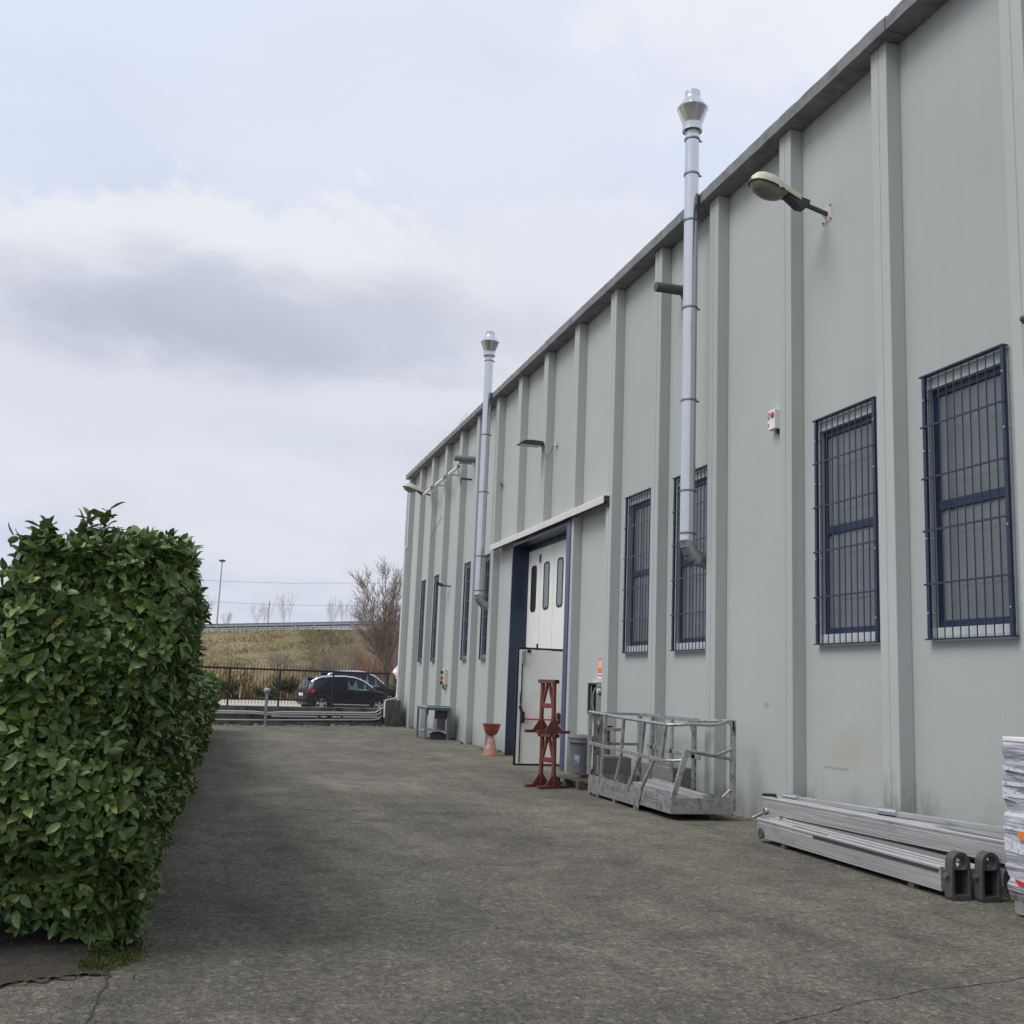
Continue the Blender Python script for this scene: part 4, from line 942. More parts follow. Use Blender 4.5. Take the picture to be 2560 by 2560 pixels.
MB().beam((6.66,10.9,.435),(6.60,7.05,.565),.07,.05).build('rail', M['alubeam'], t4, bevel=.006)
MB().beam((6.58,10.75,.40),(6.52,7.05,.53),.025,.02).beam((6.70,10.9,.25),(6.66,7.05,.33),.05,.18).build('rail', M['alubeam'], t4)
for y in (11.0, 9.2):
    z_c = .435+(10.9-y)*.0338
    MB().tube([(6.62,y+.14,z_c+.0),(6.618,y-.15,z_c+.011)], .045, 14).build('clip', M['zinc'], t4, True)
tag(MB().box(6.62, 6.74, 10.3, 10.5, 0, .24).box(6.60, 6.74, 8.0, 8.2, 0, .24).build('bearer', M['oldwood']), 'timber bearers under the slender rail by the wall', 'bearer')
def lug(y, x0, x1, parent, h):
    """end casting: a box frame with a dark mouth and a round lifting eye above"""
    w = x1-x0; xc = (x0+x1)/2; b = MB(); n = 12; th = .09
    base = [(x0+.012,0),(x0,.03),(x0+.005,h*.62)]
    arch = [(xc-math.cos(math.pi*k/n)*w*.44, h-w*.42+math.sin(math.pi*k/n)*w*.42) for k in range(n+1)]
    outer = base + arch + [(x1-.005,h*.62),(x1,.03),(x1-.012,0)]
    eye = [(xc+math.cos(2*math.pi*k/14)*w*.255, h-w*.44+math.sin(2*math.pi*k/14)*w*.27) for k in range(14)]
    mouth = [(x0+w*.17,.045),(x1-w*.17,.045),(x1-w*.17,h*.62),(x0+w*.17,h*.62)]
    bm = bmesh.new(); loops = []
    for poly in (outer, eye, mouth):
        vs = [bm.verts.new((p[0], y, p[1])) for p in poly]
        for i in range(len(vs)): bm.edges.new((vs[i], vs[(i+1) % len(vs)]))
    bmesh.ops.triangle_fill(bm, use_beauty=True, edges=bm.edges[:])
    r = bmesh.ops.extrude_face_region(bm, geom=bm.faces[:])
    for v in r['geom']:
        if isinstance(v, bmesh.types.BMVert): v.co.y += th
    bmesh.ops.recalc_face_normals(bm, faces=bm.faces)
    wl = wloc(parent)
    for v in bm.verts: v.co -= wl
    me = bpy.data.meshes.new('lifting_eye'); bm.to_mesh(me); bm.free(); me.materials.append(M['castiron'])
    o = link('lifting_eye', me, parent, False, .006)
    MB().box(x0+w*.15, x1-w*.15, y+th*.9, y+th+.01, .04, h*.63).build('mouth', M['void'], o)
    MB().tube([(x0-.004,y+.05,h*.50),(x0-.03,y+.05,h*.50)], .022, 8).build('bolt', M['zincdull'], o)
    return o
lug(7.545, 6.005, 6.205, t1, .385)
lug(7.46, 6.225, 6.425, t2, .395)
t5 = thing('drum_wheel', 'dark cast ring leaning between the lifting eyes and the wrapped load', 'wheel', (6.50, 7.45, .15))
b = MB()
for k in range(17):
    pass
pts = [(6.505+.02, 7.40+.0+.115*math.cos(2*math.pi*k/20), .165+.115*math.sin(2*math.pi*k/20)) for k in range(21)]
b.tube(pts, .028, 8, False); b.build('ring', M['castiron'], t5, True)
MB().lathe([(.09,-.01),(.09,.01)], (6.53,7.40,.165), 18, True, 'x').build('web', M['void'], t5)

# ---- stretch wrapped load at the right edge
def wrap_mat():
    m = bpy.data.materials.new('stretch film'); m.use_nodes = True; tt = m.node_tree; b = tt.nodes['Principled BSDF']
    g = N(tt, 'ShaderNodeNewGeometry'); P = g.outputs['Position']
    n1 = noise(tt, vmap(tt, P, (2,1.4,16)), 1.0, 6, .7, .6)
    n2 = noise(tt, vmap(tt, P, (14,9,40)), 1.0, 4, .7, 1.0)
    c = ramp(tt, n1, [(.34, (.13,.13,.16)), (.48, (.33,.33,.38)), (.58, (.66,.67,.72)), (.72, (.80,.80,.84))])
    c = mixc(tt, .6, c, mixc(tt, 1.0, c, ramp(tt, n2, [(.3, .55), (.62, 1.2)]), 'MULTIPLY'))
    # bright shop logo panels seen through the film
    s = N(tt, 'ShaderNodeSeparateXYZ'); L(tt, P, s.inputs[0])
    L(tt, c, b.inputs['Base Color']); b.inputs['Roughness'].default_value = .22; b.inputs['Specular IOR Level'].default_value = .7
    bn = N(tt, 'ShaderNodeBump'); bn.inputs['Distance'].default_value = .012; L(tt, math_(tt, 'ADD', n1, math_(tt, 'MULTIPLY', n2, .5)), bn.inputs['Height']); L(tt, bn.outputs[0], b.inputs['Normal'])
    return m
M['wrap'] = wrap_mat(); M['wrap2'] = mat('film fold', (.66,.67,.71), .3, .2, 30, second=(.42,.42,.47), seclo=.5, sechi=.6, secscale=25)
t = thing('wrapped_load', 'tall load in white stretch film with red patches at the right edge', 'load', (6.5, 6.4, 0))
b = MB(); nz = 26
for k in range(nz+1):
    z = .19 + (1.31-.19)*k/nz; e = .012*math.sin(k*2.1)+.008*math.sin(k*5.3)
    for (x, y, sx, sy_) in ((6.10,7.02,-1,1),(6.10,6.55,-1,0),(6.10,5.95,-1,-1),(6.5,5.95,0,-1),(6.76,5.95,1,-1),(6.76,7.02,1,1),(6.4,7.02,0,1)): b.v.append((x+sx*e*.6, y+sy_*e, z))
    if k:
        o = (k-1)*7
        for q in range(7): b.f.append((o+q, o+(q+1)%7, o+7+(q+1)%7, o+7+q))
b.f.append(tuple(nz*7+q for q in range(7))); b.build('film', M['wrap'], t)
rw = random.Random(3)
for k in range(9):
    z = rw.uniform(.24, 1.26); dz = rw.uniform(-.14, .04); h = rw.uniform(.012, .045); o_ = rw.uniform(0, .006)
    MB().add([(6.089-o_,7.025,z+h),(6.089-o_,7.025,z),(6.086-o_,5.95,z+dz),(6.086-o_,5.95,z+dz+h*1.3),(6.086-o_,6.6,z+dz*.5+h*.7),(6.086-o_,6.6,z+dz*.45)], [(0,1,5,4),(4,5,2,3)]).build('film_band', M['wrap2'], t)
for y0, y1, z0, z1, m in ((6.66,6.90,.565,.66,'orange'),(6.74,6.93,.225,.285,'red')):
    MB().add([(6.084,y1,z1),(6.084,y0,z1-.02),(6.084,y0+.02,z0),(6.084,y1-.03,z0+.02)], [(0,1,2,3)]).build('red_print', M[m], t)
MB().box(6.098, 6.765, 5.94, 7.024, 1.311, 1.345).build('top_board', M['paper'], t, bevel=.006)
MB().prism([(0,0),(.02,.05),(.0,.07),(-.02,.05)], (6.14,7.03,.11), (1,0,0), (0,0,1), (0,-1.1,-.0)).box(6.12,6.76,5.96,7.015,.152,.188).box(6.14,6.74,6.73,7.0,.02,.151).build('grey_sheet', M['alu'], t)
pallet((6.44, 6.16, 0), .66, 1.1, 'brown pallet under the stretch wrapped load', M['wood'], 0, .15, 5)

# ------------------------------------------------------------------ far boundary: wall, fence, conduits
th = math.atan(WS); dw = Vector((math.cos(th), math.sin(th), 0)); nw = Vector((math.sin(th), -math.cos(th), 0))
def wp(x, off=0, z=0): return Vector((x, wy(x), z)) + nw*off
t = thing('boundary_wall', 'low stained concrete wall below the iron fence', 'wall', wp(1))
MB().prism([(0,-.1),(.2,-.1),(.2,.60),(0,.585)], wp(-14), -nw, (0,0,1), dw*((6.30+14)/dw.x)).build('wall_body', M['stain_conc'], t)
MB().prism([(0,-.05),(.14,-.05),(.10,.08),(0,.12)], wp(-14, .14), -nw, (0,0,1), dw*((6.15+14)/dw.x)).build('foot_ledge', M['stain_conc'], t)
t = thing('concrete_pier', 'stained concrete stub wall between low wall and hall corner', 'wall', (6.5, 36.6, 0))
MB().prism([(6.16,36.42),(6.12,36.15),(6.74,36.62),(6.76,37.27),(6.2,37.2)], (0,0,-.1), (1,0,0), (0,1,0), (0,0,.985)).build('pier', M['stain_conc'], t, bevel=.02)
t = thing('iron_fence', 'dark iron railing on the low boundary wall', 'fence', wp(1, 0, .59))
for z, h in ((1.735,.05),(.79,.035)):
    MB().beam(wp(-5,-.10,z-.025), wp(6.33,-.10,z+.04), .05, h*1.2).build('rail', M['iron'], t)
pst = None
for x in (-4.49,-2.72,-.95,.86,2.45,4.25,6.22):
    if pst is None: pst = MB().box(x-.03, x+.03, wy(x)+.07, wy(x)+.13, .595, 1.76).build('post', M['iron'], t); px0 = x
    else: twin(pst, t, (x-px0, WS*(x-px0), 0))
pk = None; x = -4.9; k = 0
while x < 6.28:
    if pk is None:
        b = MB().box(x-.007, x+.007, wy(x)+.105, wy(x)+.119, .64, 1.84); b.lathe([(.012,1.84),(.002,1.90)], (x, wy(x)+.112, 0), 5)
        pk = b.build('picket', M['iron'], t); x0 = x
    else: twin(pk, t, (x-x0, WS*(x-x0), .003*(x-x0)))
    x += .105
def conduit_run(zs, label, gaps=None, r=.026):
    b = MB(); b.tube([Vector(wp(x, .05+.10*(1 if z < .35 else .0)*0+.06, z)) for x, z in zs], r, 8)
    tag(b.build('conduit', M['pipe'], smooth=True), label, 'pipe', 'conduits along the low wall')
conduit_run([(-6,.43),(1.6,.428),(1.95,.40),(2.2,.40),(2.5,.428),(5.5,.445),(5.75,.46),(5.95,.58),(5.99,.62)], 'topmost pale conduit along the low wall')
conduit_run([(-6,.375),(1.65,.373),(1.95,.345),(2.2,.345),(2.55,.37),(5.75,.375),(5.9,.41),(5.97,.50)], 'second pale conduit from the top on the low wall')
for i, (a, c) in enumerate(((2.2,3.72),(3.84,4.02),(4.22,4.52),(4.6,5.95))):
    conduit_run([(a,.292),(c,.292+(.01 if i == 3 else 0))], ['broken third conduit piece just right of the globe light','shortest conduit piece in the gap of the third run','middling conduit piece in the gap of the third run','third run conduit piece ending at the concrete pier'][i])
conduit_run([(-6,.165),(2.0,.168),(4.0,.195),(5.7,.215),(5.9,.25),(5.98,.36)], 'lowest pale conduit along the low wall')
t = thing('globe_light', 'grey garden light post with frosted globe before the low wall', 'lamp', (2.05, wy(2.05)-.22, 0))
gx, gy = 2.05, wy(2.05)-.22
MB().lathe([(.065,0),(.065,.02),(.048,.03),(.048,.94),(.06,.95),(.06,1.0)], (gx,gy,0), 16).build('post', M['zincdull'], t, True)
MB().lathe([(.05,1.0),(.095,1.03),(.115,1.08),(.105,1.13),(.07,1.165),(.01,1.175)], (gx,gy,-.0), 18).build('globe', M['globe'], t, True)
# rubble along the foot
b = MB()
for k in range(230):
    x = rnd.uniform(-4, 6.1); o = rnd.uniform(.16, .55) if rnd.random() < .7 else rnd.uniform(.16,.9); s = rnd.uniform(.015, .06)*(1.6 if rnd.random() < .15 else 1)
    p = wp(x, o, 0); q = [(p.x+s*1.5*math.cos(a)*rnd.uniform(.6,1.1), p.y+s*math.sin(a)*rnd.uniform(.6,1.1)) for a in np.linspace(0, 5.3, 6)]
    n0 = len(b.v); h = s*rnd.uniform(.5,1.0)
    b.v += [(a, c, -.005) for a, c in q] + [((a*.6+p.x*.4), (c*.6+p.y*.4), h*rnd.uniform(.7,1.1)) for a, c in q]
    b.f += [tuple(n0+6+i for i in range(6))] + [(n0+i, n0+(i+1)%6, n0+6+(i+1)%6, n0+6+i) for i in range(6)]
kind(tag(b.build('rubble', M['rubble']), 'strip of loose rubble along the foot of the low wall', 'rubble'), 'stuff')

# ------------------------------------------------------------------ cars
def car(label, loc, rz, paint, scale=(1,1,1)):
    t = thing('parked_car', label, 'car', loc, 'cars parked beyond the fence', rz); t.scale = scale
    Lh = 2.06; HW = .885
    # side view stations: x, underside, belt, roof, half width at sill/belt, half width at roof
    st = [(-1.93,.42,.80,.86,.64,.45),(-1.90,.34,.93,1.00,.76,.55),(-1.78,.28,.98,1.22,.84,.62),(-1.58,.26,1.0,1.41,.87,.66),(-1.30,.24,1.0,1.50,.885,.68),(-.8,.22,.99,1.55,.89,.69),(-.2,.22,.97,1.565,.89,.69),
          (.25,.22,.955,1.52,.89,.68),(.65,.22,.945,1.38,.885,.66),(1.02,.23,.94,1.14,.88,.68),(1.22,.24,.95,.99,.875,.72),(1.5,.26,.90,.935,.86,.70),(1.78,.28,.82,.845,.82,.62),(1.98,.34,.68,.70,.72,.5),(2.07,.42,.58,.60,.58,.4)]
    b = MB(); n = 11
    for x, zu, zb, zr, w, wr in st:
        zm = zu+(zb-zu)*.5
        half = [(w*.80,zu),(w*.97,zu+.08),(w*1.0,zm),(w*.985,zb-.06),(w*.955,zb),(wr,zr-.05 if zr-zb > .1 else zr-.008),(wr*.86,zr)]
        ring = half + [(0,zr+.008)] + [(-y,z) for y, z in half[::-1]]
        n = len(ring); b.v += [(x, y, z) for y, z in ring]
    for i in range(len(st)-1):
        for k in range(n): b.f.append((i*n+k, i*n+(k+1)%n, (i+1)*n+(k+1)%n, (i+1)*n+k))
    b.f += [tuple(range(n)), tuple((len(st)-1)*n+k for k in range(n))]
    body = b.build('body', paint, t, True, local=True)
    def roofw(x): return np.interp(x, [q[0] for q in st], [q[5] for q in st])
    def ww(x): return np.interp(x, [q[0] for q in st], [q[4] for q in st])*.955
    def zb_(x): return np.interp(x, [q[0] for q in st], [q[2] for q in st])
    def zr_(x): return np.interp(x, [q[0] for q in st], [q[3] for q in st])
    for sgn in (-1, 1):
        def sidep(x, f):  # point on glass band, f 0 at belt 1 at roof
            z0, z1 = zb_(x)+.02, zr_(x)-.07; w0, w1 = ww(x)+.003, roofw(x)+.006
            return (x, sgn*(w0+(w1-w0)*f), z0+(z1-z0)*f)
        for xs, nm, mm in (([-1.58,-1.40,-1.05],'window','carglass'),([-.98,-.6,-.22],'window','carglass'),([-.12,.25,.60,.86],'window','screen')):
            g = MB()
            for x in xs: g.v += [sidep(x, .0), sidep(x, .94 if x < .8 else .55)]
            for i in range(len(xs)-1): g.f.append((2*i, 2*i+1, 2*i+3, 2*i+2))
            g.build('side_window', M[mm], t, local=True)
        # roof strip, mirrors, sill trim, arches, lamps
        g = MB()
        for x in np.linspace(-1.7, 1.05, 14): g.v += [(x, sgn*(roofw(x)+.012), zr_(x)-.045), (x, sgn*(roofw(x)-.03), zr_(x)+.004)]
        for i in range(13): g.f.append((2*i, 2*i+1, 2*i+3, 2*i+2))
        g.build('roof_trim', M['chrome'], t, local=True)
        MB().beam((.78,sgn*.93,1.0),(.90,sgn*1.06,1.03),.12,.13).build('mirror', M['clad'], t, local=True, bevel=.02)
        MB().box(-.78,.82, sgn*.905-.012, sgn*.905+.012, .335,.375).build('sill_trim', M['chrome'], t, local=True)
        MB().box(-.9,.95, sgn*.89-.015, sgn*.89+.006, .215,.33).build('sill', M['clad'], t, local=True)
        for x in (-1.30, 1.30):
            a = MB(); r0, r1 = .36, .44
            for k in range(13):
                an = math.pi*(-.06+1.12*k/12)
                for r in (r0, r1): a.v += [(x+r*math.cos(an), sgn*.905, .34+r*math.sin(an)), (x+r*math.cos(an), sgn*.80, .34+r*math.sin(an))]
                if k: o = 4*(k-1); a.f += [(o,o+4,o+6,o+2),(o+2,o+6,o+7,o+3),(o,o+1,o+5,o+4)]
            a.build('arch_trim', M['clad'], t, local=True)
            MB().lathe([(.30,-.2*sgn),(.36,-.18*sgn),(.36,-.06*sgn)], (x, sgn*.80, .34), 20, True, 'y').build('arch_well', M['void'], t, local=True)
            wh = MB().lathe([(.22,-.10),(.30,-.11),(.335,-.08),(.335,.08),(.30,.11),(.225,.095)], (x, sgn*.80, .335), 24, False, 'y').build('wheel', M['tyre'], t, True, local=True)
            rm = MB().lathe([(.225,.06*sgn),(.232,.10*sgn),(.21,.105*sgn)], (x, sgn*.80, .335), 24, False, 'y')
            for k in range(5):
                an = R(90+72*k)
                for da in (-.16,.16): rm.beam((x+.03*math.cos(an), sgn*.895, .335+.03*math.sin(an)), (x+.215*math.cos(an+da), sgn*.89, .335+.215*math.sin(an+da)), .045, .02, (0,1,0))
            rm.lathe([(.05,.09*sgn),(.045,.11*sgn)], (x, sgn*.80, .335), 12, True, 'y')
            rm.build('rim', M['rim'], wh, local=True)
            MB().lathe([(.22,.03*sgn),(.22,.035*sgn)], (x, sgn*.80, .335), 20, True, 'y').build('rim_back', M['void'], wh, local=True)
        MB().add([(-1.58,sgn*.893,.95),(-1.66,sgn*.89,.80),(-1.895,sgn*.76,.78),(-1.92,sgn*.64,.86),(-1.88,sgn*.77,.95)], [(0,1,2,3,4)]).build('tail_lamp', M['tail'], t, local=True)
        MB().add([(1.62,sgn*.845,.80),(1.70,sgn*.832,.70),(1.98,sgn*.72,.60),(2.03,sgn*.62,.66),(1.86,sgn*.76,.775)], [(0,1,2,3,4)]).build('headlight', M['head'], t, local=True)
        for x in (-.17, .0)[:1]: MB().box(x-.006, x+.006, sgn*.893-.004, sgn*.893+.003, .36, .95).build('door_gap', M['void'], t, local=True)
        MB().box(.0,.14, sgn*.90-.012, sgn*.90+.012, .87,.90).box(-.95,-.81, sgn*.90-.012, sgn*.90+.012, .88,.91).build('door_handle', M['clad'], t, local=True)
    MB().add([(1.16,-.66,1.0),(1.16,.66,1.0),(.34,.60,1.50),(.34,-.60,1.50)], [(0,1,2,3)]).build('windscreen', M['screen'], t, local=True)
    MB().add([(-1.90,-.58,1.02),(-1.90,.58,1.02),(-1.59,.54,1.43),(-1.59,-.54,1.43)], [(0,1,2,3)]).build('rear_window', M['carglass'], t, local=True)
    MB().box(-1.97,-1.92,-.68,.68,.40,.56).build('bumper', M['clad'], t, local=True, bevel=.02)
    MB().box(-1.945,-1.925,-.26,.26,.66,.78).build('number_plate', M['paper'], t, local=True)
    MB().beam((-1.55,0,1.505),(-1.76,0,1.47),1.1,.025).build('spoiler', M['clad'], t, local=True)
    return t
ch = R(12.5); cd = Vector((math.cos(ch), math.sin(ch), 0)); cn = Vector((-math.sin(ch), math.cos(ch), 0))
c0 = Vector((6.207, 45.656, .1)) + cn*.80
car('black crossover car with alloy wheels, parked nearest the fence', c0, ch, M['carblack'])
car('taller dark grey car parked behind the black crossover', c0 + cn*2.7 + cd*1.55, ch, M['cargrey'], (1.03, 1, 1.165))
t = thing('skip', 'green metal skip beyond the parked cars at the hall corner', 'skip', (10.6, 54.0, .1))
MB().prism([(-1.7,0),(1.7,0),(2.1,1.15),(-2.1,1.15)], (10.6,53.2,.1), (1,0,0), (0,0,1), (0,1.7,0)).build('body', M['green'], t)
MB().box(8.45,12.75,53.14,53.19,1.20,1.30).build('lip', M['green'], t)
b = MB(); r2 = random.Random(5)
for i in range(7):
    for k in range(10):
        a = 2*math.pi*k/10; p = math.pi*i/6; rr = .36*(1+r2.uniform(-.35,.35))
        b.v.append((9.08+.7*rr*math.sin(p)*math.cos(a), 50.5+.7*rr*math.sin(p)*math.sin(a)*.7, 1.92+.75*rr*1.1*math.cos(p)))
for i in range(6):
    for k in range(10): b.f.append((i*10+k, i*10+(k+1)%10, (i+1)*10+(k+1)%10, (i+1)*10+k))
t = thing('white_sheeting', 'crumpled white sheeting on a post beside the hall corner', 'sheeting', (9.05, 50.5, .1))
b.build('sheet', M['sheet'], t); MB().tube([(9.2,50.5,.1),(9.2,50.5,1.75)], .05, 8).build('post', M['iron'], t)
# guard post and plank fence at the foot of the bank
t = thing('marker_post', 'pale marker post at the foot of the bank', 'post', (2.2, 62.5, .1))
MB().box(2.15,2.24,62.4,62.5,.1,.95).build('post', M['pipe'], t)

# ------------------------------------------------------------------ motorway furniture
def rail_line(x): return max(74.6, road_far(x)+3.9) if x < 12 else 78.0
t = thing('crash_barrier', 'grey crash barrier along the top of the embankment', 'barrier', (1, 74.6, 4.4))
for dz, h, m in ((.37,.11,'rail'),(.10,.13,'rail'),(-.02,.05,'rail'),(.455,.07,'raildark'),(.245,.12,'raildark')):
    MB().beam((-40,74.6-.06*(m=='rail'),bank_top(-40)+dz), (24,74.6-.06*(m=='rail'),bank_top(24)+dz), .05, h).build('rail', M[m], t)
p0 = None
for k in range(-26, 18):
    x = .75+1.31*k
    if p0 is None: p0 = MB().box(x-.04, x+.04, 74.42, 74.5, bank_top(x)-.1, bank_top(x)+.44).build('post', M['rail'], t); xq = x
    else: twin(p0, t, (x-xq, 0, .073*(x-xq)))
t = thing('light_mast', 'tall thin motorway light mast with small head', 'street lamp', (.97, 95, 4.4))
MB().tube([(.95,95,4.3),(.965,95,11.15)], [.075,.05], 8).build('mast', M['rail'], t)
MB().lathe([(.05,11.12),(.30,11.2),(.28,11.3),(.05,11.34)], (.965,95,0), 12).build('head', M['dark'], t)
tag(MB().tube([(5.26,95,4.4),(5.27,95,7.95)], .06, 6).build('sign_pole', M['rail']), 'short thin pole behind the barrier among bare shrubs', 'pole')
for z0, z1, z2, lab in ((9.0,9.18,9.6,'upper power line crossing the sky above the embankment'), (7.28,7.36,7.65,'lower power line crossing the sky above the embankment')):
    xs = np.linspace(-30, 40, 24)
    for j, off in enumerate((0,)):
        MBt = MB().tube([(x, 90, np.interp(x, [-30,-.4,6,12,40], [z0-.05,z0,z1,z2,z2+1.5])) for x in xs], .011, 5)
        tag(MBt.build('power_line', M['cable']), lab, 'cable', 'power lines')

# ------------------------------------------------------------------ trees and shrubs
def tree(name, base, h, spread, label, cat, seed, mtrunk, mtwig, levels=5, r0=.12, trunk_h=.3, stems=1, upw=.5, group=None, nb=(2,3), bud=None):
    rr = random.Random(seed); t = thing(name, label, cat, base, group); tr = MB(); cr = MB(); bd = MB()
    base = Vector(base)
    def grow(p, d, ln, r, lv):
        pts = [p]; q = p; dd = d
        for k in range(3):
            dd = (dd + Vector((rr.uniform(-1,1), rr.uniform(-1,1), rr.uniform(-.6,1)*upw))*(.06 if lv == levels else .15)).normalized(); q = q + dd*ln/3; pts.append(q)
        b = tr if lv >= levels-1 else cr
        n = 7 if lv >= levels-1 else (5 if lv >= levels-3 else 3)
        b.tube(pts, [r, r*.85, r*.72, r*.58], n, False)
        if lv <= 0:
            if bud and rr.random() < bud:
                s = rr.uniform(.03,.07); v = Vector((rr.uniform(-1,1),rr.uniform(-1,1),rr.uniform(-1,1))).normalized()*s; u = v.orthogonal().normalized()*s*.6
                bd.add([q-u, q+v, q+u], [(0,1,2)])
            return
        for i in range(rr.randint(*nb)+(1 if lv >= levels-2 else 0)):
            at = pts[-1] if i < 2 else pts[rr.choice((1,2))]
            side = Vector((rr.uniform(-1,1), rr.uniform(-1,1), rr.uniform(-.35,.5))).normalized()
            nd = (dd*(1.0) + side*spread + Vector((0,0,upw*.35))).normalized()
            grow(at, nd, ln*rr.uniform(.62,.86), max(.006, r*.58*rr.uniform(.8,1.05)), lv-1)
    for s in range(stems):
        d = Vector((rr.uniform(-1,1)*.35*(stems>1), rr.uniform(-1,1)*.3*(stems>1), 1)).normalized()
        grow(base+Vector((rr.uniform(-.2,.2),rr.uniform(-.2,.2),0))*(stems>1), d, h*trunk_h, r0, levels)
    w = wloc(t)
    if tr.v: tr.build('trunk', mtrunk, t, True)
    if cr.v: cr.build('crown', mtwig, t)
    if bd.v: bd.build('buds', M['dry'], t)
    return t
def round_tree(base, centre, rad, label, seed):
    """straight bole, limbs fanning into an egg-shaped crown of fine bare twigs"""
    rr = random.Random(seed); t = thing('bare_tree', label, 'tree', base); tr = MB(); cr = MB(); tw = MB(); bd = MB()
    b0 = Vector(base); C_ = Vector(centre); fork = b0.lerp(Vector((C_.x, C_.y, b0.z+2.2)), .45); fork.z = b0.z+1.9
    tr.tube([b0, b0.lerp(fork,.5)+Vector((.04,0,0)), fork, fork+Vector((-.08,0,1.6)), fork+Vector((-.16,0,2.8))], [.19,.15,.135,.09,.05], 9, False)
    def branch(mb, p, q, r0, r1, n, k, sag=.0):
        pts = []; d = q-p
        for i in range(k+1):
            u = i/k; w = d.length*.03*math.sin(math.pi*u)
            pts.append(p+d*u+Vector((0,0,-sag*d.length*math.sin(math.pi*u)))+Vector((rr.uniform(-1,1),rr.uniform(-1,1),rr.uniform(-1,1)))*w)
        mb.tube(pts, [r0+(r1-r0)*i/k for i in range(k+1)], n, False); return pts
    def onegg(f=1):
        a = rr.uniform(0, 2*math.pi); h = 1-1.45*rr.random()**1.25; w = math.sqrt(max(0,1-h*h))*(.75+.25*min(1,h+.6))
        return C_ + Vector((math.cos(a)*w*rad[0], math.sin(a)*w*rad[1], h*rad[2]))*f
    for i in range(30):
        tip = onegg(.95); u = rr.random(); p = fork + Vector((-.12*u,0,2.2*u*u))
        if tip.z < p.z+.3: p = fork.copy()
        L_ = branch(tr if i < 8 else cr, p, tip, .042, .012, 5, 5, .05)
        for k in range(15):
            a = L_[rr.randint(1, 5)]; out = (a-C_); out = Vector((out.x/rad[0], out.y/rad[1], out.z/rad[2]))
            ld = (tip-p).normalized(); q = a + (ld*.75+out*.25+Vector((rr.uniform(-1,1),rr.uniform(-1,1),rr.uniform(-.3,.7)))*.55).normalized()*rr.uniform(.5,1.0)
            B_ = branch(cr, a, q, .013, .006, 4, 3)
            for m_ in range(12):
                c = B_[rr.randint(1, 3)]; e = c + ((q-a).normalized()*.8+Vector((rr.uniform(-1,1),rr.uniform(-1,1),rr.uniform(-.4,.9)))*.65).normalized()*rr.uniform(.2,.5)
                g_ = C_-e
                branch(tw, c, e, .007, .004, 3, 1)
                if e.z > C_.z+.5 and rr.random() < .6:
                    v = Vector((rr.uniform(-1,1),rr.uniform(-1,1),rr.uniform(-1,1)))*.05; bd.add([e, e+v, e+v.orthogonal()*.7], [(0,1,2)])
    tr.build('trunk', M['trunk'], t, True); cr.build('branches', M['twig'], t); tw.build('crown', M['twig'], t); kind(bd.build('buds', M['redtwig'], t), 'stuff')
round_tree((9.35,55.0,0), (8.95,55.0,4.8), (1.55,1.6,2.15), 'large round crowned bare tree beside the hall corner', 21)
tree('bare_tree', (10.3, 57.5, .0), 5.6, .55, 'second bare tree stem close behind the large one', 'tree', 8, M['trunk'], M['twig'], 6, .10, .29, 1, .6, None, (2,3), None)
for i, (x, y, h, lab) in enumerate(((6.6,92,3.6,'largest pale bare shrub above the barrier'),(4.5,93,2.9,'pale bare shrub left of the largest one'),(10.4,92,3.2,'pale upright twigs above the barrier near the tree'),(12.0,92,3.1,'pale upright twigs partly behind the large tree'),(-.3,92,3.3,'thin bare shrub behind the light mast'),(13.4,91,3.6,'pale bare shrub right behind the large tree'),(1.6,93,1.9,'lowest bare shrub right of the light mast'))):
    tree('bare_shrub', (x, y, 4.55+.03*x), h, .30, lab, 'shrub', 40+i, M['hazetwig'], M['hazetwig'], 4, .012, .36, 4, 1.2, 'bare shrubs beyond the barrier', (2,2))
tree('bare_shrub', (4.6, 66.5, 1.0), 2.4, .75, 'dark bare bush growing on the embankment', 'shrub', 60, M['twig'], M['twig'], 5, .05, .30, 3, .4, 'bare shrubs on the bank', (2,3))
tree('bare_shrub', (8.3, 59.5, .1), 3.2, .45, 'pale stemmed bare bush left of the large tree', 'shrub', 61, M['paletwig'], M['paletwig'], 5, .045, .34, 4, .9, 'bare shrubs on the bank', (2,3))
tree('bare_shrub', (9.2, 58.0, .1), 2.6, .5, 'reddish bare bush right at the foot of the tree', 'shrub', 62, M['redtwig'], M['redtwig'], 5, .03, .36, 6, .9, 'bare shrubs on the bank', (2,3))
tree('bare_shrub', (7.3, 64.5, .3), 2.6, .55, 'greyish bare bush on the bank behind the car roofs', 'shrub', 63, M['twig'], M['twig'], 5, .03, .34, 5, .8, 'bare shrubs on the bank', (2,3))

